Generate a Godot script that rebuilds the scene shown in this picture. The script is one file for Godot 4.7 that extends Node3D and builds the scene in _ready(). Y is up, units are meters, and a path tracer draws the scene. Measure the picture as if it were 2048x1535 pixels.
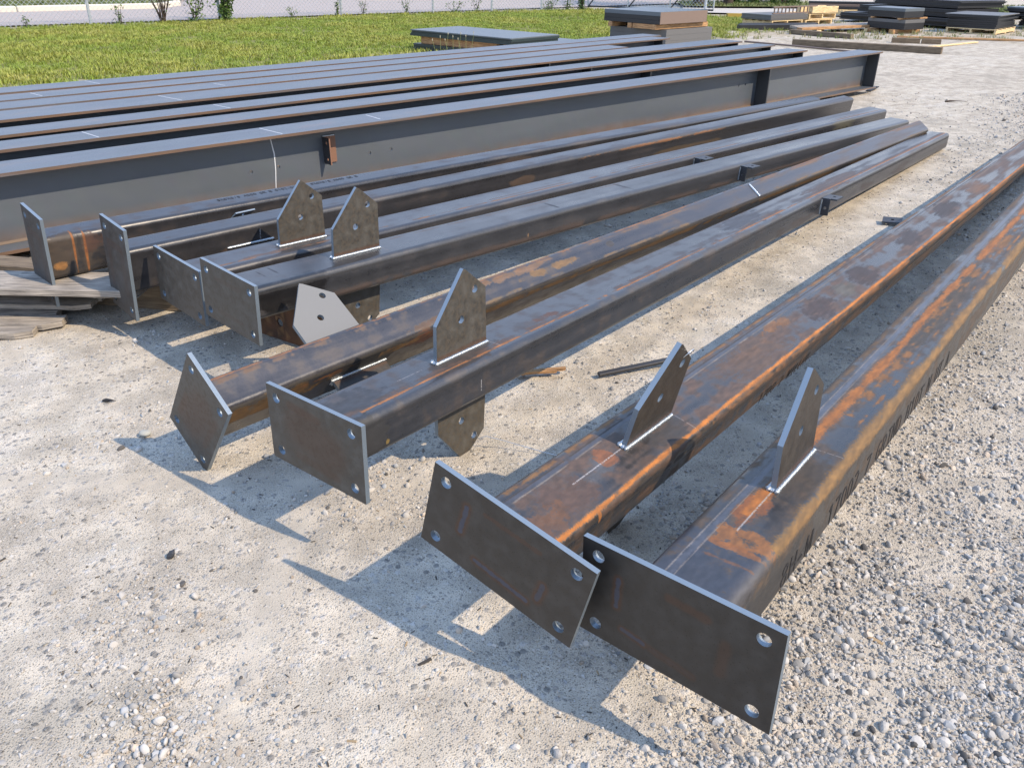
extends Node3D
# A steel yard: square columns and wide-flange beams laid out on dusty gravel. One unit is one metre.

const H_EYE := 1.55
var taken := {}
var rng := RandomNumberGenerator.new()
var M := {}                       # materials
var n_big := FastNoiseLite.new()
var n_mid := FastNoiseLite.new()
var n_fin := FastNoiseLite.new()

# ---------------------------------------------------------------- mesh building
class MB:
	var v := PackedVector3Array()
	var n := PackedVector3Array()
	var t := PackedVector2Array()
	var c := PackedColorArray()
	var i := PackedInt32Array()
	var col := Color.WHITE

	func put(p: Vector3, nn: Vector3, uv := Vector2.ZERO, cc = null) -> int:
		v.append(p); n.append(nn); t.append(uv); c.append(col if cc == null else cc)
		return v.size() - 1

	# a flat convex face; order does not matter, it is turned to face outward
	func poly(pts: Array, outward: Vector3, uvs = null, cols = null) -> void:
		var nn: Vector3 = (pts[1] - pts[0]).cross(pts[2] - pts[0])
		if nn.length() < 1e-12 and pts.size() > 3:
			nn = (pts[2] - pts[0]).cross(pts[3] - pts[0])
		if nn.length() < 1e-14:
			return
		nn = nn.normalized()
		var flip := nn.dot(outward) < 0.0
		if flip:
			nn = -nn
		var ax := nn.abs()
		var at := v.size()
		for k in pts.size():
			var p: Vector3 = pts[k]
			var uv: Vector2
			if uvs != null:
				uv = uvs[k]
			elif ax.x >= ax.y and ax.x >= ax.z:
				uv = Vector2(p.z, p.y)
			elif ax.y >= ax.z:
				uv = Vector2(p.x, p.z)
			else:
				uv = Vector2(p.x, p.y)
			put(p, nn, uv, null if cols == null else cols[k])
		for k in range(1, pts.size() - 1):
			if flip:
				i.append(at); i.append(at + k); i.append(at + k + 1)
			else:
				i.append(at); i.append(at + k + 1); i.append(at + k)

	# box with chamfered edges, centred on xf
	func box(xf: Transform3D, s: Vector3, ch := 0.0) -> void:
		var h := s * 0.5
		ch = minf(ch, minf(h.x, minf(h.y, h.z)) * 0.9)
		var P := {}
		for sx in [-1, 1]:
			for sy in [-1, 1]:
				for sz in [-1, 1]:
					var q := Vector3(sx * h.x, sy * h.y, sz * h.z)
					var sg := Vector3(sx, sy, sz)
					var row := []
					for a in 3:
						var w := q - sg * ch
						w[a] = q[a]
						row.append(xf * w)
					P[Vector3i(sx, sy, sz)] = row
		var B := xf.basis
		for a in 3:
			var b := (a + 1) % 3
			var d := (a + 2) % 3
			for sg in [-1, 1]:
				var pts := []
				for e in [[-1, -1], [1, -1], [1, 1], [-1, 1]]:
					var k := Vector3i.ZERO
					k[a] = sg; k[b] = e[0]; k[d] = e[1]
					pts.append(P[k][a])
				var o := Vector3.ZERO
				o[a] = sg
				poly(pts, B * o)
			if ch > 0.0:
				for s1 in [-1, 1]:
					for s2 in [-1, 1]:
						var k0 := Vector3i.ZERO
						var k1 := Vector3i.ZERO
						k0[b] = s1; k0[d] = s2; k0[a] = -1
						k1[b] = s1; k1[d] = s2; k1[a] = 1
						var o2 := Vector3.ZERO
						o2[b] = s1; o2[d] = s2
						poly([P[k0][b], P[k1][b], P[k1][d], P[k0][d]], B * o2)
		if ch > 0.0:
			for k in P:
				poly([P[k][0], P[k][1], P[k][2]], B * Vector3(k))

	# smooth swept tube of n sides along points with radii
	func sweep(pts: Array, radii: Array, sides := 8, cap := true) -> void:
		var prev := -1
		var up := Vector3(0.31, 0.87, 0.21).normalized()
		for k in pts.size():
			var d: Vector3 = (pts[mini(k + 1, pts.size() - 1)] - pts[maxi(k - 1, 0)]).normalized()
			var x := d.cross(up)
			if x.length() < 0.05:
				x = d.cross(Vector3(1, 0, 0))
			x = x.normalized()
			var y := x.cross(d)
			var at := v.size()
			for s in sides + 1:
				var an := TAU * s / sides
				var nn := x * cos(an) + y * sin(an)
				put(pts[k] + nn * radii[k], nn, Vector2(float(s) / sides, k))
			if prev >= 0:
				for s in sides:
					i.append(prev + s); i.append(at + s + 1); i.append(at + s)
					i.append(prev + s); i.append(prev + s + 1); i.append(at + s + 1)
			prev = at
		if cap:
			for e in [0, pts.size() - 1]:
				var d2: Vector3 = (pts[1] - pts[0]) if e == 0 else (pts[e] - pts[e - 1])
				d2 = d2.normalized()
				var ring := []
				var x2 := d2.cross(up)
				if x2.length() < 0.05:
					x2 = d2.cross(Vector3(1, 0, 0))
				x2 = x2.normalized()
				var y2 := x2.cross(d2)
				for s in sides:
					var an := TAU * s / sides
					ring.append(pts[e] + (x2 * cos(an) + y2 * sin(an)) * radii[e])
				poly(ring, -d2 if e == 0 else d2)

	func arrays() -> Array:
		var a := []
		a.resize(Mesh.ARRAY_MAX)
		a[Mesh.ARRAY_VERTEX] = v; a[Mesh.ARRAY_NORMAL] = n; a[Mesh.ARRAY_TEX_UV] = t; a[Mesh.ARRAY_COLOR] = c; a[Mesh.ARRAY_INDEX] = i
		return a

	func mesh() -> ArrayMesh:
		var m := ArrayMesh.new()
		m.add_surface_from_arrays(Mesh.PRIMITIVE_TRIANGLES, arrays())
		return m


func numbered(called: String) -> String:
	var k: int = taken.get(called, 0)
	taken[called] = k + 1
	return called if k == 0 else "%s_%03d" % [called, k]

func tag(o: Node3D, label: String, category: String, group := "") -> Node3D:
	o.set_meta("label", label); o.set_meta("category", category)
	if group:
		o.set_meta("group", group)
	return o

func thing(called: String, label: String, category: String, xf := Transform3D.IDENTITY, group := "") -> Node3D:
	var o := Node3D.new()
	o.name = numbered(called)
	add_child(o)
	o.transform = xf
	return tag(o, label, category, group)

func part(called: String, mesh: Mesh, mat, parent: Node3D, xf := Transform3D.IDENTITY) -> MeshInstance3D:
	var o := MeshInstance3D.new()
	o.name = numbered(called) if parent == self else called
	o.mesh = mesh
	if mat is Array:
		for k in mat.size():
			o.set_surface_override_material(k, mat[k])
	elif mat != null:
		o.material_override = mat
	parent.add_child(o, true)
	o.transform = xf
	return o

func struct(o: Node3D, kind := "structure") -> Node3D:
	o.set_meta("kind", kind)
	return o

func box_part(called: String, parent: Node3D, at: Vector3, size: Vector3, mat, ch := 0.002, turn := Vector3.ZERO) -> MeshInstance3D:
	var m := MB.new()
	m.box(Transform3D.IDENTITY, size, ch)
	return part(called, m.mesh(), mat, parent, Transform3D(Basis.from_euler(turn), at))

# ---- convex clipping for plates with holes
func clip(p: PackedVector2Array, axis: int, at: float, keep_less: bool) -> PackedVector2Array:
	var out := PackedVector2Array()
	for k in p.size():
		var a := p[k]
		var b := p[(k + 1) % p.size()]
		var da := a[axis] - at
		var db := b[axis] - at
		if not keep_less:
			da = -da; db = -db
		if da <= 0.0:
			out.append(a)
		if (da < 0.0 and db > 0.0) or (da > 0.0 and db < 0.0):
			out.append(a.lerp(b, da / (da - db)))
	return out

func area(p: PackedVector2Array) -> float:
	var s := 0.0
	for k in p.size():
		s += p[k].cross(p[(k + 1) % p.size()])
	return absf(s) * 0.5

# pieces: [[polygon, hole or null]]
func carve(p: PackedVector2Array, holes: Array, out: Array) -> void:
	if p.size() < 3 or area(p) < 1e-9:
		return
	if holes.is_empty():
		out.append([p, null])
		return
	var h = holes[0]
	var c: Vector2 = h[0]
	var m: float = h[1] * 1.35
	var rest := holes.slice(1)
	var sides := [[], [], [], []]
	for q in rest:
		if q[0].x < c.x - m: sides[0].append(q)
		elif q[0].x > c.x + m: sides[1].append(q)
		elif q[0].y < c.y: sides[2].append(q)
		else: sides[3].append(q)
	carve(clip(p, 0, c.x - m, true), sides[0], out)
	carve(clip(p, 0, c.x + m, false), sides[1], out)
	var mid := clip(clip(p, 0, c.x - m, false), 0, c.x + m, true)
	carve(clip(mid, 1, c.y - m, true), sides[2], out)
	carve(clip(mid, 1, c.y + m, false), sides[3], out)
	out.append([clip(clip(mid, 1, c.y - m, false), 1, c.y + m, true), h])

# a plate: convex outline in x, y; front at z = 0, back at z = -t; surface 0 faces, surface 1 edges and hole walls
func plate_mesh(outline: PackedVector2Array, holes: Array, t: float, xf := Transform3D.IDENTITY, grid := 0.0, shade = null) -> ArrayMesh:
	var f := MB.new()
	var e := MB.new()
	var lo := outline[0]
	var hi := outline[0]
	for q in outline:
		lo = lo.min(q); hi = hi.max(q)
	var size := hi - lo
	var pieces := []
	carve(outline, holes, pieces)
	if grid > 0.0:
		for axis in 2:
			var cut := []
			for pc in pieces:
				if pc[1] != null:
					cut.append(pc); continue
				var left: PackedVector2Array = pc[0]
				var at: float = lo[axis] + grid
				while at < hi[axis] and left.size() >= 3:
					var a := clip(left, axis, at, true)
					if a.size() >= 3 and area(a) > 1e-9:
						cut.append([a, null])
					left = clip(left, axis, at, false)
					at += grid
				if left.size() >= 3 and area(left) > 1e-9:
					cut.append([left, null])
			pieces = cut
	var B := xf.basis
	for pc in pieces:
		var polys := []
		if pc[1] == null:
			polys.append(pc[0])
		else:
			var c: Vector2 = pc[1][0]
			var r: float = pc[1][1]
			var m := r * 1.35
			var N := 24
			for k in N:
				var a0 := TAU * k / N
				var a1 := TAU * (k + 1) / N
				var d0 := Vector2(cos(a0), sin(a0))
				var d1 := Vector2(cos(a1), sin(a1))
				var q0 := c + d0 * (m / maxf(absf(d0.x), absf(d0.y)))
				var q1 := c + d1 * (m / maxf(absf(d1.x), absf(d1.y)))
				polys.append(PackedVector2Array([c + d0 * r, q0, q1, c + d1 * r]))
				var w0 := c + d0 * r
				var w1 := c + d1 * r
				var inward := -(d0 + d1) * 0.5
				e.poly([xf * Vector3(w0.x, w0.y, 0), xf * Vector3(w1.x, w1.y, 0), xf * Vector3(w1.x, w1.y, -t), xf * Vector3(w0.x, w0.y, -t)], B * Vector3(inward.x, inward.y, 0),
					[Vector2(k * 0.02, 0), Vector2(k * 0.02 + 0.02, 0), Vector2(k * 0.02 + 0.02, t), Vector2(k * 0.02, t)], rim(shade, c, c))
		for pl in polys:
			for side in 2:
				var pts := []
				var uvs := []
				var cols = null if shade == null else []
				for q in pl:
					pts.append(xf * Vector3(q.x, q.y, -t * side))
					uvs.append(Vector2((q.x - lo.x) / size.x, 1.0 - (q.y - lo.y) / size.y))
					if shade != null:
						cols.append(shade.call(q))
				f.poly(pts, B * Vector3(0, 0, 1 - 2 * side), uvs, cols)
	var mid := Vector2.ZERO
	for q in outline:
		mid += q / outline.size()
	for k in outline.size():
		var a := outline[k]
		var b := outline[(k + 1) % outline.size()]
		var o := (a + b) * 0.5 - mid
		var dn := (b - a).orthogonal().normalized()
		if dn.dot(o) < 0.0:
			dn = -dn
		var L := a.distance_to(b)
		e.poly([xf * Vector3(a.x, a.y, 0), xf * Vector3(b.x, b.y, 0), xf * Vector3(b.x, b.y, -t), xf * Vector3(a.x, a.y, -t)], B * Vector3(dn.x, dn.y, 0),
			[Vector2(0, 0), Vector2(L, 0), Vector2(L, t), Vector2(0, t)], rim(shade, a, b))
	var am := f.mesh()
	am.add_surface_from_arrays(Mesh.PRIMITIVE_TRIANGLES, e.arrays())
	return am

func rim(shade, a: Vector2, b: Vector2):
	if shade == null:
		return null
	var ca: Color = shade.call(a)
	var cb: Color = shade.call(b)
	return [ca, cb, cb, ca]

func noise(sd: int, freq: float, kind := FastNoiseLite.TYPE_SIMPLEX_SMOOTH, oct := 4) -> FastNoiseLite:
	var q := FastNoiseLite.new()
	q.seed = sd
	q.noise_type = kind
	q.frequency = freq
	q.fractal_octaves = oct
	q.fractal_type = FastNoiseLite.FRACTAL_FBM if oct > 1 else FastNoiseLite.FRACTAL_NONE
	return q

# grey noise picture as bytes, stretched by making it smaller first
func grey(w: int, h: int, q: FastNoiseLite, sx := 1, sy := 1, seamless := false) -> PackedByteArray:
	var im: Image
	if seamless:
		im = q.get_seamless_image(w / sx, h / sy, false, false, 0.15)
	else:
		im = q.get_image(maxi(w / sx, 4), maxi(h / sy, 4))
	if im.get_format() != Image.FORMAT_L8:
		im.convert(Image.FORMAT_L8)
	if sx > 1 or sy > 1:
		im.resize(w, h, Image.INTERPOLATE_CUBIC)
	return im.get_data()

func cellular(sd: int, freq: float, ret: int) -> FastNoiseLite:
	var q := noise(sd, freq, FastNoiseLite.TYPE_CELLULAR, 1)
	q.cellular_return_type = ret
	q.cellular_jitter = 1.0
	return q

func smooth(a: float, b: float, x: float) -> float:
	return smoothstep(a, b, x)

# ---------------------------------------------------------------- materials
func mat(col: Color, rough := 0.6, metal := 0.0) -> StandardMaterial3D:
	var m := StandardMaterial3D.new()
	m.albedo_color = col
	m.roughness = rough
	m.metallic = metal
	return m

func tex(w: int, h: int, bytes: PackedByteArray, fmt := Image.FORMAT_RGBA8) -> ImageTexture:
	return ImageTexture.create_from_image(Image.create_from_data(w, h, false, fmt, bytes))

# colour from RGB of a picture, roughness from its alpha
func painted(t: ImageTexture, bump := 0.0) -> StandardMaterial3D:
	var m := StandardMaterial3D.new()
	m.albedo_texture = t
	m.roughness = 1.0
	m.roughness_texture = t
	m.roughness_texture_channel = BaseMaterial3D.TEXTURE_CHANNEL_ALPHA
	if bump > 0.0:
		grain(m, bump)
	return m

func grain(m: StandardMaterial3D, cm: float, scale := 9.0) -> StandardMaterial3D:
	m.heightmap_enabled = true
	m.heightmap_texture = M.grain_tex
	m.heightmap_scale = cm
	m.uv1_triplanar = m.albedo_texture == null
	if m.uv1_triplanar:
		m.uv1_scale = Vector3.ONE * scale
	return m

const S_WARP := 2.4
func warp_u(s: float, L: float) -> float:
	return (1.0 - exp(-s / S_WARP)) / (1.0 - exp(-L / S_WARP))

# The skin of a square tube: mill scale, brown bloom, rust lines, chalk. q is the way round from the middle of the top, to the right positive; s the way along from the base plate.
func tube_skin(cfg: Dictionary) -> StandardMaterial3D:
	var w: int = cfg.w
	var h: int = cfg.h
	var L: float = cfg.L
	var per: float = cfg.per
	var sd: int = cfg.seed
	var a := grey(w, h, noise(sd, 0.02, FastNoiseLite.TYPE_SIMPLEX_SMOOTH, 5))
	var st := grey(w, h, noise(sd + 7, 0.035, FastNoiseLite.TYPE_SIMPLEX_SMOOTH, 4), 24, 1)
	var fi := grey(w, h, noise(sd + 13, 0.25, FastNoiseLite.TYPE_SIMPLEX_SMOOTH, 2))
	var ln := grey(w, 64, noise(sd + 23, 0.03, FastNoiseLite.TYPE_SIMPLEX_SMOOTH, 4), 2, 1)
	var sp := grey(w, h, noise(sd + 31, 0.09, FastNoiseLite.TYPE_SIMPLEX_SMOOTH, 3), 3, 1)
	var lf := grey(w, 64, noise(sd + 29, 0.03, FastNoiseLite.TYPE_SIMPLEX_SMOOTH, 2), 16, 1)
	var ss := PackedFloat32Array()
	ss.resize(w)
	for x in w:
		ss[x] = -S_WARP * log(1.0 - (x + 0.5) / w * (1.0 - exp(-L / S_WARP)))
	var out := PackedByteArray()
	out.resize(w * h * 4)
	var base: Color = cfg.base
	var brown: Color = cfg.get("brown_col", Color8(98, 74, 58))
	var bk: float = cfg.get("brown", 0.0)
	var blo: float = cfg.get("brown_from", 0.55)
	var vary: float = cfg.get("vary", 0.16)
	var dim: float = cfg.get("dim", 0.66) * 255.0
	var R := PackedFloat32Array()
	var G := PackedFloat32Array()
	var B := PackedFloat32Array()
	var O := PackedFloat32Array()
	R.resize(w); G.resize(w); B.resize(w); O.resize(w)
	var norm := 1.0 - exp(-L / S_WARP)
	for y in h:
		var q := ((y + 0.5) / h - 0.5) * per
		var row := y * w
		for x in w:
			var o := row + x
			var va := a[o] / 255.0
			var vs := st[o] / 255.0
			var vf := fi[o] / 255.0
			var k1 := 1.0 + (va - 0.5) * vary + (vs - 0.5) * vary * 2.4 + (vf - 0.5) * 0.16
			var r := base.r * k1
			var g := base.g * k1
			var b := base.b * k1
			var ro := 0.34 + (va - 0.5) * 0.12 + (vs - 0.5) * 0.16 + (vf - 0.5) * 0.08
			if bk > 0.0:
				var t := smoothstep(blo, blo + 0.28, va * 0.62 + vs * 0.38) * bk
				if t > 0.0:
					var vp := 0.7 + sp[o] / 255.0 * 0.6
					r = lerpf(r, brown.r * vp, t)
					g = lerpf(g, brown.g * vp, t)
					b = lerpf(b, brown.b * vp, t)
					ro = lerpf(ro, 0.72, t)
			R[x] = r; G[x] = g; B[x] = b; O[x] = ro
		for p in cfg.get("patches", []):
			var prq: float = p.rq
			var prs: float = p.rs
			var ps: float = p.s
			var dq: float = (q - p.q) / prq
			if absf(dq) > 1.7:
				continue
			var soft: float = p.get("soft", 0.45)
			var rag: float = p.get("rag", 1.6)
			var pro: float = p.get("ro", 0.8)
			var amt: float = p.amt
			var pc: Color = p.col
			var x0 := clampi(int((1.0 - exp(-maxf(ps - prs * 1.7, 0.0) / S_WARP)) / norm * w), 0, w)
			var x1 := clampi(int((1.0 - exp(-(ps + prs * 1.7) / S_WARP)) / norm * w) + 1, 0, w)
			for x in range(x0, x1):
				var ds := (ss[x] - ps) / prs
				var d := dq * dq + ds * ds
				if d > 2.8:
					continue
				var o := row + x
				var vp := sp[o] / 255.0
				var t2 := amt * (1.0 - smoothstep(soft, 1.25, d + (a[o] / 255.0 - 0.5) * rag + (vp - 0.5) * 0.9 + (fi[o] / 255.0 - 0.5) * rag * 0.35))
				if t2 > 0.0:
					var kk := 0.78 + vp * 0.44
					R[x] = lerpf(R[x], pc.r * kk, t2); G[x] = lerpf(G[x], pc.g * kk, t2); B[x] = lerpf(B[x], pc.b * kk, t2)
					O[x] = lerpf(O[x], pro, t2)
		for l in cfg.get("lines", []):
			var lw: float = l.w
			var lq: float = l.q
			var wb: float = l.get("wob", 0.004)
			if absf(q - lq) > lw * 2.4 + wb:
				continue
			var lo: float = l.get("lo", 0.0)
			var hi: float = l.get("hi", 99.0)
			var thr: float = l.get("thr", 0.3)
			var lro: float = l.get("ro", 0.85)
			var lam: float = l.amt
			var lc: Color = l.col
			var li: int = l.get("id", 0)
			var r0 := li * w
			var r1 := (li + 9) * w
			var r2 := (li + 17) * w
			for x in w:
				var s := ss[x]
				if s < lo or s > hi:
					continue
				var o := row + x
				var ww := lw * (0.55 + ln[r1 + x] / 255.0 * 0.9)
				var t3 := 1.0 - smoothstep(ww * 0.4, ww * 1.25, absf(q - lq - (lf[r0 + x] / 255.0 - 0.5) * 2.0 * wb) + (fi[o] / 255.0 - 0.5) * ww * 0.9)
				if t3 <= 0.0:
					continue
				var vp := sp[o] / 255.0
				t3 *= lam * smoothstep(thr, thr + 0.2, ln[r2 + x] / 255.0 * 0.7 + vp * 0.3)
				var k2 := 0.8 + vp * 0.4
				R[x] = lerpf(R[x], lc.r * k2, t3); G[x] = lerpf(G[x], lc.g * k2, t3); B[x] = lerpf(B[x], lc.b * k2, t3)
				O[x] = lerpf(O[x], lro, t3)
		for k in cfg.get("chalk", []):
			if q < k[0] or q > k[1]:
				continue
			var c0: float = k[2]
			var c1: float = k[3]
			for x in w:
				var s := ss[x]
				if s > c0 and s < c1 and fi[row + x] > 84:
					R[x] = lerpf(R[x], 0.9, 0.75); G[x] = lerpf(G[x], 0.9, 0.75); B[x] = lerpf(B[x], 0.92, 0.75)
					O[x] = 0.9
		for x in w:
			var o := (row + x) * 4
			out[o] = clampi(int(R[x] * dim), 0, 255)
			out[o + 1] = clampi(int(G[x] * dim), 0, 255)
			out[o + 2] = clampi(int(B[x] * dim), 0, 255)
			out[o + 3] = clampi(int(O[x] * 255.0), 40, 255)
	var m := painted(tex(w, h, out))
	m.heightmap_enabled = true
	m.heightmap_texture = tex(w, h, sp, Image.FORMAT_L8)
	m.heightmap_scale = 0.03
	m.metallic_specular = 0.6
	return m

# face of a plate: mottled mill scale with the heat marks of the weld behind it
func plate_skin(w: int, h: int, sd: int, base: Color, marks: Array, brown := 0.5) -> StandardMaterial3D:
	var a := grey(w, h, noise(sd, 0.012, FastNoiseLite.TYPE_SIMPLEX_SMOOTH, 5))
	var f := grey(w, h, noise(sd + 3, 0.3, FastNoiseLite.TYPE_SIMPLEX_SMOOTH, 2))
	var e := grey(w, h, noise(sd + 9, 0.03, FastNoiseLite.TYPE_SIMPLEX_SMOOTH, 4))
	var sp := grey(w, h, cellular(sd + 5, 0.06, FastNoiseLite.RETURN_DISTANCE))
	var out := PackedByteArray()
	out.resize(w * h * 4)
	var asp := float(w) / h
	for y in h:
		for x in w:
			var o := y * w + x
			var va := a[o] / 255.0
			var vf := f[o] / 255.0
			var ve := e[o] / 255.0
			var k := 0.74 + (va - 0.5) * 0.36 + (vf - 0.5) * 0.12
			var r := base.r * k
			var g := base.g * k
			var b := base.b * k
			var ro := 0.46 + (va - 0.5) * 0.2
			var t := smoothstep(0.42, 0.72, ve * 0.6 + (1.0 - va) * 0.4) * brown
			r = lerpf(r, base.r * 0.86, t); g = lerpf(g, base.g * 0.80, t); b = lerpf(b, base.b * 0.73, t)
			ro = lerpf(ro, 0.65, t)
			var p := Vector2((x + 0.5) / w * asp, (y + 0.5) / h)
			for q in marks:
				var A := Vector2(q[0] * asp, q[1])
				var B := Vector2(q[2] * asp, q[3])
				var ab := B - A
				var u := clampf((p - A).dot(ab) / ab.length_squared(), 0.0, 1.0)
				var d := p.distance_to(A + ab * u) + (ve - 0.5) * 0.02
				var wd: float = q[4]
				var amt: float = q[5]
				var halo := (1.0 - smoothstep(wd * 0.9, wd * 2.6, d)) * amt * 0.75
				r = lerpf(r, 0.285, halo); g = lerpf(g, 0.180, halo); b = lerpf(b, 0.120, halo)
				var core: float = (1.0 - smoothstep(wd * 0.55, wd * 1.05, d)) * amt * q[6]
				r = lerpf(r, 0.225, core); g = lerpf(g, 0.235, core); b = lerpf(b, 0.275, core)
			if sp[o] < 24 and ve > 0.52:
				r *= 0.72; g *= 0.7; b *= 0.68
			o *= 4
			out[o] = clampi(int(r * 255.0), 0, 255)
			out[o + 1] = clampi(int(g * 255.0), 0, 255)
			out[o + 2] = clampi(int(b * 255.0), 0, 255)
			out[o + 3] = clampi(int(ro * 255.0), 40, 255)
	return painted(tex(w, h, out))

# weathered or fresh wood, grain along u
func wood_skin(w: int, h: int, sd: int, c0: Color, c1: Color) -> StandardMaterial3D:
	var g0 := grey(w, h, noise(sd, 0.05, FastNoiseLite.TYPE_SIMPLEX_SMOOTH, 4), 16, 1)
	var g1 := grey(w, h, noise(sd + 1, 0.22, FastNoiseLite.TYPE_SIMPLEX_SMOOTH, 3), 20, 1)
	var g2 := grey(w, h, noise(sd + 2, 0.012, FastNoiseLite.TYPE_SIMPLEX_SMOOTH, 4))
	var out := PackedByteArray()
	out.resize(w * h * 4)
	for o in w * h:
		var t := clampf(g0[o] / 255.0 * 0.6 + g2[o] / 255.0 * 0.5 - 0.05, 0.0, 1.0)
		var c := c0.lerp(c1, t) * (0.78 + g1[o] / 255.0 * 0.4)
		if g1[o] < 70 and g0[o] < 120:
			c *= 0.55
		out[o * 4] = clampi(int(c.r * 255.0), 0, 255)
		out[o * 4 + 1] = clampi(int(c.g * 255.0), 0, 255)
		out[o * 4 + 2] = clampi(int(c.b * 255.0), 0, 255)
		out[o * 4 + 3] = 220
	var m := painted(tex(w, h, out))
	m.heightmap_enabled = true
	m.heightmap_texture = tex(w, h, g1, Image.FORMAT_L8)
	m.heightmap_scale = 0.25
	m.uv1_triplanar = true
	m.uv1_scale = Vector3(0.9, 4.0, 4.0)
	m.uv1_triplanar_sharpness = 6.0
	return m

# packed dust with stones pressed into it: [colour, height]
func gravel_maps(n: int) -> Array:
	var av := grey(n, n, cellular(11, 0.065, FastNoiseLite.RETURN_CELL_VALUE), 1, 1, true)
	var ad := grey(n, n, cellular(11, 0.065, FastNoiseLite.RETURN_DISTANCE), 1, 1, true)
	var bv := grey(n, n, cellular(12, 0.13, FastNoiseLite.RETURN_CELL_VALUE), 1, 1, true)
	var bd := grey(n, n, cellular(12, 0.13, FastNoiseLite.RETURN_DISTANCE), 1, 1, true)
	var lo := grey(n, n, noise(15, 0.008, FastNoiseLite.TYPE_SIMPLEX_SMOOTH, 5), 1, 1, true)
	var fi := grey(n, n, noise(16, 0.3, FastNoiseLite.TYPE_SIMPLEX_SMOOTH, 2), 1, 1, true)
	var out := PackedByteArray()
	out.resize(n * n * 3)
	var hg := PackedByteArray()
	hg.resize(n * n)
	for o in n * n:
		var vl := lo[o] / 255.0
		var vf := fi[o] / 255.0
		var hh := 0.36 + (vf - 0.5) * 0.34 + (vl - 0.5) * 0.2
		var k := 0.93 + (vl - 0.5) * 0.20 + (vf - 0.5) * 0.24
		var r := 0.735 * k
		var g := 0.705 * k
		var b := 0.655 * k
		var sa := av[o] / 255.0
		var da := ad[o] / 255.0
		if sa > 0.74 and vl > 0.40:
			var t := 1.0 - smoothstep(0.26, 0.40, da)
			var tone := 0.42 + fposmod(sa * 37.0, 1.0) * 0.34
			r = lerpf(r, tone * 1.0, t * 0.75); g = lerpf(g, tone * 0.985, t * 0.75); b = lerpf(b, tone * 0.965, t * 0.75)
			hh += (1.0 - smoothstep(0.05, 0.42, da)) * 0.32
		var sb := bv[o] / 255.0
		var db := bd[o] / 255.0
		if sb > 0.62:
			var t2 := 1.0 - smoothstep(0.24, 0.40, db)
			var tone2 := 0.44 + fposmod(sb * 53.0, 1.0) * 0.36
			r = lerpf(r, tone2, t2 * 0.6); g = lerpf(g, tone2 * 0.98, t2 * 0.6); b = lerpf(b, tone2 * 0.95, t2 * 0.6)
			hh += (1.0 - smoothstep(0.05, 0.42, db)) * 0.22
		if vf < 0.24:
			r *= 0.70; g *= 0.69; b *= 0.67
			hh -= 0.14
		out[o * 3] = clampi(int(r * 255.0), 0, 255)
		out[o * 3 + 1] = clampi(int(g * 255.0), 0, 255)
		out[o * 3 + 2] = clampi(int(b * 255.0), 0, 255)
		hg[o] = clampi(int(hh * 255.0), 0, 255)
	return [tex(n, n, out, Image.FORMAT_RGB8), tex(n, n, hg, Image.FORMAT_L8)]

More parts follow.
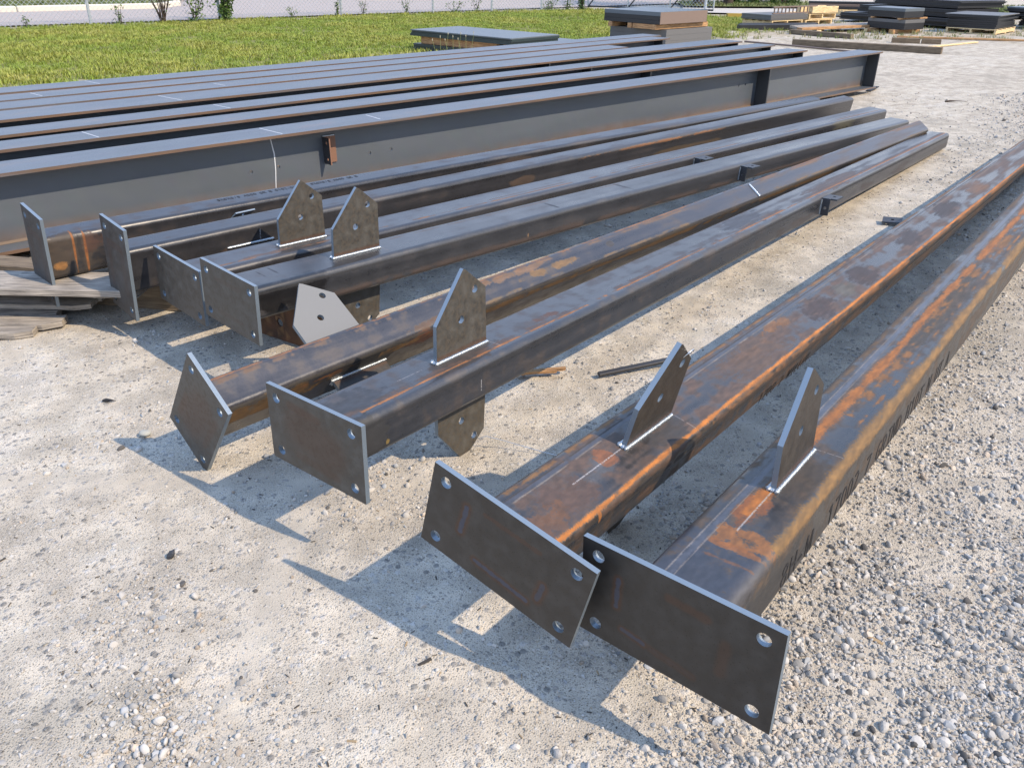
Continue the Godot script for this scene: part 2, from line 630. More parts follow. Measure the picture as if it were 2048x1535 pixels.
func make_materials() -> void:
	M.grain_tex = tex(512, 512, grey(512, 512, noise(3, 0.12, FastNoiseLite.TYPE_SIMPLEX_SMOOTH, 4), 1, 1, true), Image.FORMAT_L8)
	M.cut = grain(mat(Color8(126, 138, 148), 0.42, 0.55), 0.02, 20.0)       # flame-cut steel edge
	M.dark_edge = grain(mat(Color8(60, 66, 72), 0.45, 0.3), 0.02, 20.0)
	M.weld = grain(mat(Color8(176, 184, 190), 0.34, 0.85), 0.05, 60.0)
	M.dark = grain(mat(Color8(52, 53, 57), 0.5, 0.1), 0.03, 12.0)
	M.inside = mat(Color8(46, 42, 40), 0.75)
	M.chalk = mat(Color8(205, 208, 212), 0.95)
	M.ink = mat(Color8(26, 25, 27), 0.7)
	M.wire = mat(Color8(200, 202, 204), 0.3, 0.9)
	M.vert = StandardMaterial3D.new()
	M.vert.vertex_color_use_as_albedo = true
	M.vert.roughness = 0.46
	M.vert.metallic_specular = 0.6
	M.vert.heightmap_enabled = true
	M.vert.heightmap_texture = M.grain_tex
	M.vert.heightmap_scale = 0.05
	M.vert.uv1_triplanar = true
	M.vert.uv1_scale = Vector3.ONE * 5.0
	M.rust = StandardMaterial3D.new()
	M.rust.vertex_color_use_as_albedo = true
	M.rust.roughness = 0.85
	grain(M.rust, 0.12, 9.0)
	M.grey_wood = wood_skin(512, 256, 41, Color8(110, 104, 97), Color8(176, 166, 152))
	M.tan_wood = wood_skin(512, 256, 51, Color8(132, 98, 66), Color8(196, 156, 110))
	M.old_wood = wood_skin(512, 256, 61, Color8(86, 74, 60), Color8(132, 116, 94))
	M.pale_wood = wood_skin(512, 256, 71, Color8(188, 160, 118), Color8(228, 206, 160))
	M.yellow_wood = mat(Color8(150, 126, 52), 0.7)
	M.pale_plate = grain(mat(Color8(108, 108, 106), 0.5), 0.03, 10.0)
	M.black_steel = grain(mat(Color8(29, 30, 33), 0.5), 0.04, 6.0)
	M.green_steel = grain(mat(Color8(30, 46, 46), 0.45), 0.03, 6.0)
	M.top_steel = grain(mat(Color8(84, 92, 98), 0.45), 0.04, 6.0)
	M.brown_steel = grain(mat(Color8(112, 96, 86), 0.6), 0.08, 5.0)
	M.grey_steel = grain(mat(Color8(92, 92, 92), 0.55), 0.06, 5.0)
	M.galv = mat(Color8(182, 188, 192), 0.4, 0.5)
	M.leaf = mat(Color8(62, 96, 36), 0.6)
	M.leaf.vertex_color_use_as_albedo = true
	M.leaf.albedo_color = Color.WHITE
	M.leaf.backlight_enabled = true
	M.leaf.backlight = Color(0.35, 0.45, 0.15)
	M.bark = mat(Color8(64, 54, 46), 0.9)
	M.road = grain(mat(Color8(152, 142, 136), 0.9), 0.2, 3.0)
	M.kerb = grain(mat(Color8(208, 200, 184), 0.85), 0.2, 4.0)

# ---------------------------------------------------------------- steel columns
# hollow square tube along -z from z = -t0 to z = -L, rounded corners, open far end
func tube_mesh(b: float, h: float, L: float, t0: float, R := 0.026, wall := 0.008) -> ArrayMesh:
	var o := MB.new()
	var prof := []      # [x, y, nx, ny, q]
	var arc := 6
	var q := 0.0
	var cx := b * 0.5 - R
	var cy := h * 0.5 - R
	prof.append([0.0, h * 0.5, 0.0, 1.0, 0.0])
	var corners := [[cx, cy, 90.0], [cx, -cy, 0.0], [-cx, -cy, -90.0], [-cx, cy, -180.0]]
	for k in 4:
		for j in arc + 1:
			var an := deg_to_rad(corners[k][2] - 90.0 * j / arc)
			prof.append([corners[k][0] + R * cos(an), corners[k][1] + R * sin(an), cos(an), sin(an), 0.0])
	prof.append([0.0, h * 0.5, 0.0, 1.0, 0.0])
	var per := 0.0
	for k in range(1, prof.size()):
		per += Vector2(prof[k][0] - prof[k - 1][0], prof[k][1] - prof[k - 1][1]).length()
		prof[k][4] = per
	# the seam of the texture must lie under the tube: cut the profile at the middle of the bottom
	var ordered := []
	var half := per * 0.5
	var pts := []
	for k in range(prof.size() - 1):
		pts.append(prof[k])
	pts.append([0.0, -h * 0.5, 0.0, -1.0, half])
	pts.sort_custom(func(a, c): return a[4] < c[4])
	var cut := 0
	for k in pts.size():
		if absf(pts[k][4] - half) < 1e-5:
			cut = k
			break
	for k in pts.size() + 1:
		var p = pts[(cut + k) % pts.size()].duplicate()
		var qq: float = p[4]
		if k == 0:
			qq = -half
		elif k == pts.size():
			qq = half
		elif qq > half - 1e-6:
			qq -= per
		p[4] = qq
		ordered.append(p)
	# lengthwise stations, closer near the plate
	var S := [t0]
	var s := t0
	while s < L - 0.001:
		s = minf(L, s + 0.02 + s * 0.045)
		S.append(s)
	for k in S.size():
		for p in ordered:
			o.put(Vector3(p[0], p[1], -S[k]), Vector3(p[2], p[3], 0), Vector2(warp_u(S[k], L), p[4] / per + 0.5))
	var w := ordered.size()
	for k in S.size() - 1:
		for j in w - 1:
			var a := k * w + j
			# outside seen clockwise
			o.i.append(a); o.i.append(a + 1); o.i.append(a + w)
			o.i.append(a + 1); o.i.append(a + w + 1); o.i.append(a + w)
	# check the winding against the normal of one face and turn all if needed
	var p0 := o.v[o.i[0]]
	var nn := (o.v[o.i[1]] - p0).cross(o.v[o.i[2]] - p0)
	if nn.dot(o.n[o.i[0]]) > 0.0:
		for k in range(0, o.i.size(), 3):
			var tmp := o.i[k + 1]
			o.i[k + 1] = o.i[k + 2]; o.i[k + 2] = tmp
	# inner wall and end ring
	var e := MB.new()
	for j in w - 1:
		var A = ordered[j]
		var B = ordered[j + 1]
		var a0 := Vector3(A[0], A[1], -L)
		var b0 := Vector3(B[0], B[1], -L)
		var ai := a0 - Vector3(A[2], A[3], 0) * wall
		var bi := b0 - Vector3(B[2], B[3], 0) * wall
		e.poly([a0, b0, bi, ai], Vector3(0, 0, -1))
		e.poly([ai, bi, bi + Vector3(0, 0, L - t0), ai + Vector3(0, 0, L - t0)], -Vector3(A[2] + B[2], A[3] + B[3], 0))
	var m := o.mesh()
	m.add_surface_from_arrays(Mesh.PRIMITIVE_TRIANGLES, e.arrays())
	m.set_meta("per", per)
	return m

func tube_per(b: float, h: float, R := 0.026) -> float:
	return 2.0 * (b + h - 4.0 * R) + 4.0 * 2.0 * R * 6.0 * sin(PI / 24.0)

# lumpy bead of weld along a line
func weld_mesh(a: Vector3, b: Vector3, r: float, blob := true) -> ArrayMesh:
	var m := MB.new()
	var pts := []
	var rad := []
	var L := a.distance_to(b)
	var N := int(L / 0.0035) + 3
	for k in N:
		var t := float(k) / (N - 1)
		pts.append(a.lerp(b, t) + Vector3(rng.randf_range(-1, 1), rng.randf_range(-1, 1), 0) * r * 0.06)
		var e := minf(1.0, minf(t, 1.0 - t) * L / r + 0.25)
		rad.append(r * e * (1.0 + 0.10 * sin(k * 1.9) + rng.randf_range(-0.06, 0.06)))
	m.sweep(pts, rad, 8)
	if blob:
		var an := (a - b).normalized()
		m.sweep([a + an * r * 0.9, a + an * r * 0.5, a, a - an * r * 0.5, a - an * r * 0.9], [r * 0.5, r * 1.1, r * 1.3, r * 1.1, r * 0.5], 10)
	return m.mesh()

const GUSSET := [Vector2(0.4985, 0.0), Vector2(0.4985, 0.1277), Vector2(0.628, 0.289), Vector2(0.640, 0.283), Vector2(0.739, 0.203), Vector2(0.747, 0.0)]

# dims: b, h tube; W, H plate; gus: list of [face sign, scale]; clip: s of the angle clip and the side it is on (+1 right, -1 none)
func make_column(label: String, C: Vector3, ypr: Vector3, dims: Array, L: float, dy: float, skin: StandardMaterial3D, face: StandardMaterial3D, gface: StandardMaterial3D, gus: Array, clip_s: float, swapped := false) -> Node3D:
	var yaw := deg_to_rad(ypr.x)
	var pit := deg_to_rad(ypr.y)
	var rol := deg_to_rad(ypr.z)
	var a := Vector3(sin(yaw) * cos(pit), sin(pit), -cos(yaw) * cos(pit))
	var r := a.cross(Vector3.UP).normalized()
	var u := r.cross(a)
	var r2 := r * cos(rol) - u * sin(rol)
	var u2 := r * sin(rol) + u * cos(rol)
	var root := thing("steel_column", label, "steel column", Transform3D(Basis(r2, u2, -a), C), "steel columns with base plates")
	var b: float = dims[0]
	var h: float = dims[1]
	var W: float = dims[2]
	var H: float = dims[3]
	var pt := 0.0145
	var tm := tube_mesh(b, h, L, pt + 0.0005)
	part("tube", tm, [skin, M.inside], root)
	# base plate, bolt holes near its corners
	var hx := W * 0.5 - (0.042 if W > H else 0.036)
	var hy := H * 0.5 - (0.036 if W > H else 0.042)
	var hr := 0.0155
	var out := PackedVector2Array([Vector2(-W / 2, -H / 2), Vector2(W / 2, -H / 2), Vector2(W / 2, H / 2), Vector2(-W / 2, H / 2)])
	var holes := [[Vector2(-hx, -hy), hr], [Vector2(-hx, hy), hr], [Vector2(hx, -hy), hr], [Vector2(hx, hy), hr]]
	var bp := part("base_plate", plate_mesh(out, holes, pt), [face, M.cut], root, Transform3D(Basis(Vector3.UP, deg_to_rad(-dy)), Vector3.ZERO))
	part("weld_bead", weld_mesh(Vector3(-b * 0.42, h / 2 + 0.002, -pt - 0.002), Vector3(b * 0.42, h / 2 + 0.002, -pt - 0.002), 0.005, false), M.weld, bp)
	part("weld_bead", weld_mesh(Vector3(b / 2 + 0.002, -h * 0.38, -pt - 0.002), Vector3(b / 2 + 0.002, h * 0.38, -pt - 0.002), 0.005, false), M.weld, bp)
	var gt := 0.0145
	for g in gus:
		var ol := PackedVector2Array()
		var k: float = g[1]
		for q in GUSSET:
			ol.append(Vector2(q.x, q.y * k))
		var hh := [[Vector2(0.6168, 0.120 * k), 0.0135], [Vector2(0.684, 0.208 * k), 0.0135]]
		# outline x is s (along -z), y is height over the face
		var f: float = g[0]
		var xf := Transform3D(Basis(Vector3(0, 0, -1), Vector3(0, f, 0), Vector3(f, 0, 0)), Vector3(f * gt * 0.5, f * h * 0.5, 0))
		if swapped:
			xf = Transform3D(Basis(Vector3(0, 0, -1), Vector3(f, 0, 0), Vector3(0, -f, 0)), Vector3(f * b * 0.5, -f * gt * 0.5, 0))
		var gp := part("gusset_plate", plate_mesh(ol, hh, gt, xf), [g[2] if g.size() > 2 else gface, M.cut], root)
		if not swapped:
			for sd in [-1, 1]:
				part("weld_bead", weld_mesh(Vector3(sd * (gt / 2 + 0.003), f * (h / 2 + 0.003), -0.495), Vector3(sd * (gt / 2 + 0.003), f * (h / 2 + 0.003), -0.752), 0.0068), M.weld, gp)
			part("weld_bead", weld_mesh(Vector3(-gt * 0.6, f * (h / 2 + 0.003), -0.495), Vector3(gt * 0.6, f * (h / 2 + 0.003), -0.495), 0.0075, false), M.weld, gp)
	if clip_s > 0.0:
		var lt := 0.0095
		var x0 := b * 0.5 + 0.001
		var vert := PackedVector2Array([Vector2(0, -0.105), Vector2(0.052, -0.105), Vector2(0.052, 0), Vector2(0, 0)])
		var ca := part("clip_angle", plate_mesh(vert, [[Vector2(0.028, -0.06), 0.009]], lt, Transform3D(Basis.IDENTITY, Vector3(x0, h * 0.5 - 0.012, -clip_s))), [M.dark, M.dark_edge], root)
		var hor := PackedVector2Array([Vector2(0, lt + 0.001), Vector2(0.088, lt + 0.001), Vector2(0.088, 0.13), Vector2(0, 0.13)])
		part("clip_leg", plate_mesh(hor, [[Vector2(0.05, 0.08), 0.011]], lt, Transform3D(Basis(Vector3(1, 0, 0), Vector3(0, 0, -1), Vector3(0, 1, 0)), Vector3(x0, h * 0.5 - 0.012, -clip_s))), [M.dark, M.dark_edge], ca)
		part("weld_bead", weld_mesh(Vector3(x0 + 0.002, h * 0.5 - 0.115, -clip_s + 0.003), Vector3(x0 + 0.002, h * 0.5 - 0.018, -clip_s + 0.003), 0.0055, false), M.weld, ca)
	return root

# raised lettering laid on a tube's side: x runs along the tube, away from the plate
func stencil(parent: Node3D, words: String, s: float, x: float, y: float, size: float, m: Material, top := false) -> void:
	var t := TextMesh.new()
	var fnt := SystemFont.new()
	fnt.font_names = PackedStringArray(["Droid Sans Mono"])
	t.font = fnt
	t.text = words
	t.font_size = 32
	t.pixel_size = size / 32.0
	t.depth = 0.0006
	t.horizontal_alignment = HORIZONTAL_ALIGNMENT_LEFT
	var bs := Basis(Vector3(0, 0, -1), Vector3(0, 1, 0), Vector3(1, 0, 0))
	if top:
		bs = Basis(Vector3(0, 0, -1), Vector3(-1, 0, 0), Vector3(0, 1, 0))
	part("lettering", t, m, parent, Transform3D(bs, Vector3(x, y, -s)))

func columns() -> void:
	var mill := Color8(66, 65, 68)
	var orange := Color8(196, 118, 50)
	var ochre := Color8(150, 108, 50)
	var dark := Color8(46, 40, 38)
	var bluegrey := Color8(92, 96, 104)
	var white := Color8(200, 200, 205)
	# plates
	var face_a := plate_skin(512, 320, 101, Color8(92, 88, 81), [[0.28, 0.22, 0.72, 0.22, 0.02, 0.25, 0.2], [0.28, 0.78, 0.72, 0.78, 0.02, 0.25, 0.2]], 0.55)
	var face_b := plate_skin(320, 512, 111, Color8(78, 76, 74), [[0.24, 0.25, 0.76, 0.25, 0.02, 0.45, 0.5], [0.22, 0.28, 0.22, 0.72, 0.02, 0.4, 0.5], [0.78, 0.28, 0.78, 0.72, 0.02, 0.3, 0.5]], 0.45)
	var face_c := plate_skin(512, 320, 121, Color8(90, 86, 80), [], 0.6)
	var face_d := plate_skin(512, 320, 131, Color8(90, 86, 79), [[0.36, 0.42, 0.64, 0.55, 0.16, 0.55, 0.0], [0.3, 0.80, 0.72, 0.86, 0.03, 0.4, 0.0], [0.25, 0.16, 0.55, 0.2, 0.03, 0.5, 0.0]], 0.6)
	var face_7 := plate_skin(640, 340, 141, Color8(72, 67, 61), [[0.245, 0.26, 0.235, 0.58, 0.034, 1.0, 1.0], [0.36, 0.20, 0.70, 0.20, 0.014, 0.8, 0.1], [0.36, 0.80, 0.70, 0.83, 0.030, 1.0, 1.0], [0.765, 0.54, 0.755, 0.72, 0.036, 1.0, 0.8]], 0.4)
	var face_8 := plate_skin(640, 340, 151, Color8(66, 62, 57), [[0.205, 0.28, 0.20, 0.55, 0.030, 1.0, 1.0], [0.47, 0.20, 0.66, 0.22, 0.024, 0.75, 0.0], [0.24, 0.77, 0.36, 0.80, 0.024, 1.0, 0.9], [0.40, 0.81, 0.62, 0.86, 0.022, 0.7, 0.3], [0.755, 0.38, 0.745, 0.66, 0.03, 0.6, 0.0]], 0.4)
	var gf := plate_skin(384, 384, 161, Color8(88, 85, 79), [[0.0, 0.98, 1.0, 0.98, 0.03, 0.8, 0.0]], 0.65)
	var gf_dark := plate_skin(384, 384, 171, Color8(64, 59, 53), [[0.0, 0.98, 1.0, 0.98, 0.03, 0.8, 0.0]], 0.45)

	var p1 := tube_per(0.141, 0.209)
	var pA := tube_per(0.210, 0.138)
	# the two columns turned on edge beside the beams
	var k1 := tube_skin({"w": 1024, "h": 192, "L": 7.9, "per": p1, "seed": 201, "base": mill, "brown": 0.35, "brown_from": 0.5,
		"patches": [{"q": 0.14, "s": 0.10, "rq": 0.11, "rs": 0.16, "col": Color8(92, 74, 56), "amt": 0.8}, {"q": 0.20, "s": 0.07, "rq": 0.02, "rs": 0.035, "col": Color8(206, 142, 70), "amt": 0.9},
			{"q": 0.14, "s": 0.135, "rq": 0.13, "rs": 0.006, "col": orange, "amt": 0.95, "rag": 0.5}, {"q": 0.14, "s": 0.185, "rq": 0.13, "rs": 0.007, "col": orange, "amt": 0.95, "rag": 0.5},
			{"q": 0.14, "s": 0.16, "rq": 0.10, "rs": 0.012, "col": dark, "amt": 0.6}, {"q": 0.11, "s": 0.22, "rq": 0.05, "rs": 0.05, "col": Color8(112, 60, 40), "amt": 0.5, "rag": 3.5},
			{"q": 0.13, "s": 3.1, "rq": 0.05, "rs": 0.3, "col": Color8(110, 84, 62), "amt": 0.6}]})
	var k2 := tube_skin({"w": 1024, "h": 192, "L": 7.9, "per": p1, "seed": 211, "base": mill, "brown": 0.3, "brown_from": 0.55,
		"patches": [{"q": 0.17, "s": 0.53, "rq": 0.03, "rs": 0.06, "col": Color8(96, 68, 50), "amt": 0.7}, {"q": 0.08, "s": 4.2, "rq": 0.012, "rs": 0.9, "col": orange, "amt": 0.7, "rag": 2.5},
			{"q": 0.17, "s": 4.6, "rq": 0.02, "rs": 0.5, "col": ochre, "amt": 0.5, "rag": 2.5}, {"q": 0.15, "s": 2.6, "rq": 0.03, "rs": 0.12, "col": Color8(124, 88, 56), "amt": 0.6}],
		"chalk": [[0.09, 0.15, 0.668, 0.672]]})
	var k3 := tube_skin({"w": 1024, "h": 192, "L": 7.7, "per": pA, "seed": 221, "base": Color8(70, 70, 75), "brown": 0.22, "brown_from": 0.55,
		"lines": [{"q": 0.062, "w": 0.008, "col": Color8(178, 122, 78), "amt": 0.85, "lo": 0.1, "wob": 0.006, "thr": 0.36, "id": 0}, {"q": 0.03, "w": 0.006, "col": Color8(160, 110, 70), "amt": 0.5, "lo": 1.2, "wob": 0.006, "thr": 0.45, "id": 2}],
		"patches": [{"q": 0.045, "s": 0.40, "rq": 0.012, "rs": 0.12, "col": Color8(150, 104, 70), "amt": 0.6, "rag": 2.4}, {"q": 0.0, "s": 0.62, "rq": 0.03, "rs": 0.16, "col": Color8(84, 64, 50), "amt": 0.7},
			{"q": 0.16, "s": 6.6, "rq": 0.06, "rs": 0.25, "col": Color8(134, 122, 70), "amt": 0.45, "rag": 3.0}],
		"chalk": [[-0.0012, 0.0012, 0.29, 0.47]]})
	var k4 := tube_skin({"w": 1024, "h": 192, "L": 7.5, "per": pA, "seed": 231, "base": Color8(72, 73, 77), "brown": 0.15, "brown_from": 0.6,
		"lines": [{"q": -0.06, "w": 0.004, "col": Color8(160, 112, 76), "amt": 0.6, "lo": 0.7, "wob": 0.003, "thr": 0.42, "id": 0}, {"q": 0.21, "w": 0.02, "col": Color8(88, 64, 50), "amt": 0.7, "lo": 0.4, "wob": 0.006, "thr": 0.3, "id": 1}, {"q": 0.118, "w": 0.006, "col": Color8(40, 40, 44), "amt": 0.7, "wob": 0.004, "thr": 0.2, "id": 3}],
		"patches": [{"q": 0.15, "s": 0.18, "rq": 0.09, "rs": 0.22, "col": Color8(34, 32, 32), "amt": 0.85, "ro": 0.3}, {"q": -0.01, "s": 0.16, "rq": 0.05, "rs": 0.006, "col": Color8(46, 46, 52), "amt": 0.7}, {"q": -0.02, "s": 0.22, "rq": 0.05, "rs": 0.005, "col": Color8(46, 46, 52), "amt": 0.6},
			{"q": 0.0, "s": 1.95, "rq": 0.08, "rs": 0.012, "col": Color8(48, 50, 56), "amt": 0.7}, {"q": 0.0, "s": 2.65, "rq": 0.08, "rs": 0.014, "col": Color8(48, 50, 56), "amt": 0.7}, {"q": 0.185, "s": 1.66, "rq": 0.012, "rs": 0.006, "col": Color8(190, 140, 90), "amt": 0.9}],
		"chalk": [[-0.0012, 0.0012, 0.30, 0.46], [0.004, 0.06, 0.755, 0.759]]})
	# the column lying on its edge: its right flank faces the sky, its underside faces the next column
	var k5 := tube_skin({"w": 1536, "h": 256, "L": 7.4, "per": pA, "seed": 241, "base": Color8(80, 77, 80), "brown": 0.35, "brown_from": 0.5, "brown_col": Color8(104, 82, 64),
		"lines": [{"q": 0.105, "w": 0.007, "col": Color8(184, 122, 72), "amt": 0.9, "wob": 0.006, "thr": 0.33, "id": 0}, {"q": 0.122, "w": 0.010, "col": Color8(150, 104, 66), "amt": 0.6, "wob": 0.008, "thr": 0.42, "id": 1},
			{"q": 0.262, "w": 0.022, "col": Color8(168, 118, 50), "amt": 0.9, "wob": 0.008, "lo": 0.7, "thr": 0.28, "id": 2}, {"q": 0.232, "w": 0.007, "col": Color8(66, 58, 46), "amt": 0.8, "wob": 0.004, "thr": 0.2, "id": 3}, {"q": 0.215, "w": 0.008, "col": ochre, "amt": 0.6, "lo": 0.9, "wob": 0.01, "thr": 0.46, "id": 4}],
		"patches": [{"q": 0.285, "s": 0.16, "rq": 0.05, "rs": 0.30, "col": Color8(150, 102, 32), "amt": 0.95, "rag": 1.8}, {"q": 0.262, "s": 0.50, "rq": 0.014, "rs": 0.14, "col": Color8(190, 112, 40), "amt": 0.9}, {"q": 0.27, "s": 0.66, "rq": 0.05, "rs": 0.14, "col": Color8(34, 32, 32), "amt": 0.9},
			{"q": 0.265, "s": 0.93, "rq": 0.045, "rs": 0.09, "col": Color8(122, 62, 30), "amt": 0.95, "rag": 2.0}, {"q": 0.205, "s": 1.0, "rq": 0.018, "rs": 0.14, "col": Color8(116, 80, 52), "amt": 0.8, "rag": 3.0}, {"q": 0.17, "s": 1.75, "rq": 0.02, "rs": 0.2, "col": Color8(160, 116, 60), "amt": 0.8, "rag": 3.0}, {"q": 0.13, "s": 1.5, "rq": 0.02, "rs": 0.25, "col": Color8(170, 122, 80), "amt": 0.7, "rag": 3.0}, {"q": 0.16, "s": 2.25, "rq": 0.016, "rs": 0.03, "col": Color8(62, 62, 70), "amt": 0.9}]})
	var k6 := tube_skin({"w": 1536, "h": 256, "L": 7.5, "per": pA, "seed": 251, "base": Color8(72, 73, 78), "brown": 0.5, "brown_from": 0.5, "brown_col": Color8(94, 78, 68),
		"lines": [{"q": 0.066, "w": 0.0065, "col": Color8(206, 130, 66), "amt": 0.95, "lo": 0.12, "wob": 0.005, "thr": 0.28, "id": 0}, {"q": 0.05, "w": 0.012, "col": Color8(120, 84, 62), "amt": 0.6, "wob": 0.006, "thr": 0.36, "id": 1}, {"q": 0.124, "w": 0.006, "col": Color8(36, 36, 40), "amt": 0.75, "wob": 0.003, "thr": 0.15, "id": 2}, {"q": -0.085, "w": 0.004, "col": Color8(122, 92, 66), "amt": 0.6, "wob": 0.003, "thr": 0.35, "id": 3}],
		"patches": [{"q": 0.17, "s": 0.05, "rq": 0.10, "rs": 0.13, "col": Color8(48, 47, 47), "amt": 0.75, "rag": 0.5, "soft": 0.8}, {"q": 0.0, "s": 0.12, "rq": 0.07, "rs": 0.15, "col": Color8(66, 72, 82), "amt": 0.8}, {"q": 0.03, "s": 0.60, "rq": 0.05, "rs": 0.16, "col": Color8(82, 66, 54), "amt": 0.7}, {"q": 0.02, "s": 1.05, "rq": 0.02, "rs": 0.09, "col": Color8(120, 76, 54), "amt": 0.8, "rag": 3.0},
			{"q": -0.01, "s": 3.0, "rq": 0.07, "rs": 0.25, "col": Color8(86, 90, 100), "amt": 0.8, "rag": 2.4}, {"q": 0.02, "s": 4.4, "rq": 0.06, "rs": 0.5, "col": Color8(112, 88, 74), "amt": 0.7, "rag": 3.0}, {"q": 0.2, "s": 0.18, "rq": 0.008, "rs": 0.008, "col": Color8(150, 120, 50), "amt": 0.9}],
		"chalk": [[0.01, 0.06, 0.757, 0.7595], [-0.0015, 0.0012, 0.33, 0.44], [0.155, 0.195, 0.605, 0.608]]})
	var p7 := tube_per(0.212, 0.134)
	var k7 := tube_skin({"w": 1664, "h": 320, "L": 7.6, "per": p7, "seed": 261, "base": Color8(84, 78, 74), "brown": 0.85, "brown_from": 0.38, "brown_col": Color8(104, 76, 58), "vary": 0.34,
		"lines": [{"q": 0.092, "w": 0.0075, "col": Color8(222, 134, 48), "amt": 1.0, "wob": 0.003, "thr": 0.12, "id": 0}, {"q": 0.108, "w": 0.013, "col": Color8(168, 108, 52), "amt": 0.65, "wob": 0.008, "lo": 0.85, "thr": 0.4, "id": 1}, {"q": -0.088, "w": 0.008, "col": Color8(168, 116, 58), "amt": 0.85, "wob": 0.006, "thr": 0.34, "id": 2},
			{"q": -0.062, "w": 0.0075, "col": Color8(88, 88, 96), "amt": 0.9, "wob": 0.002, "hi": 2.2, "thr": 0.1, "id": 3, "ro": 0.4}, {"q": -0.054, "w": 0.0022, "col": Color8(170, 160, 150), "amt": 0.7, "wob": 0.002, "thr": 0.25, "id": 3}, {"q": -0.070, "w": 0.0022, "col": Color8(60, 50, 46), "amt": 0.8, "wob": 0.002, "thr": 0.2, "id": 3}, {"q": 0.14, "w": 0.01, "col": Color8(50, 46, 46), "amt": 0.7, "wob": 0.006, "thr": 0.2, "id": 5}],
		"patches": [{"q": 0.112, "s": 0.075, "rq": 0.016, "rs": 0.008, "col": Color8(220, 132, 46), "amt": 0.95, "rag": 0.6}, {"q": 0.112, "s": 0.24, "rq": 0.022, "rs": 0.007, "col": Color8(220, 132, 46), "amt": 0.95, "rag": 0.6}, {"q": 0.02, "s": 0.20, "rq": 0.06, "rs": 0.10, "col": Color8(110, 78, 62), "amt": 0.8, "rag": 2.4}, {"q": 0.0, "s": 0.37, "rq": 0.04, "rs": 0.06, "col": Color8(98, 100, 108), "amt": 0.8, "rag": 2.6}, {"q": -0.01, "s": 0.42, "rq": 0.03, "rs": 0.03, "col": Color8(176, 98, 48), "amt": 0.8, "rag": 3.2}, {"q": 0.04, "s": 0.1, "rq": 0.05, "rs": 0.07, "col": Color8(150, 94, 50), "amt": 0.6, "rag": 3.2}, {"q": 0.05, "s": 0.68, "rq": 0.04, "rs": 0.10, "col": Color8(66, 62, 64), "amt": 0.75, "rag": 1.8},
			{"q": 0.01, "s": 1.35, "rq": 0.06, "rs": 0.25, "col": Color8(122, 88, 62), "amt": 0.7, "rag": 3.0}, {"q": -0.03, "s": 1.62, "rq": 0.03, "rs": 0.1, "col": Color8(176, 112, 50), "amt": 0.7, "rag": 3.2}, {"q": 0.02, "s": 1.95, "rq": 0.06, "rs": 0.12, "col": Color8(72, 56, 56), "amt": 0.85, "rag": 1.8}, {"q": 0.02, "s": 2.25, "rq": 0.05, "rs": 0.09, "col": Color8(110, 106, 96), "amt": 0.8, "rag": 1.8}, {"q": 0.02, "s": 2.5, "rq": 0.06, "rs": 0.13, "col": Color8(68, 54, 54), "amt": 0.85, "rag": 1.8}, {"q": 0.02, "s": 3.3, "rq": 0.06, "rs": 0.18, "col": Color8(70, 58, 60), "amt": 0.8, "rag": 1.8}, {"q": 0.0, "s": 4.1, "rq": 0.06, "rs": 0.22, "col": Color8(66, 56, 58), "amt": 0.85, "rag": 1.6}, {"q": 0.02, "s": 4.9, "rq": 0.06, "rs": 0.2, "col": Color8(150, 104, 66), "amt": 0.7, "rag": 2.6}],
		"chalk": [[-0.0012, 0.0014, 0.26, 0.49], [0.014, 0.09, 0.757, 0.7588]]})
	var p8 := tube_per(0.209, 0.172)
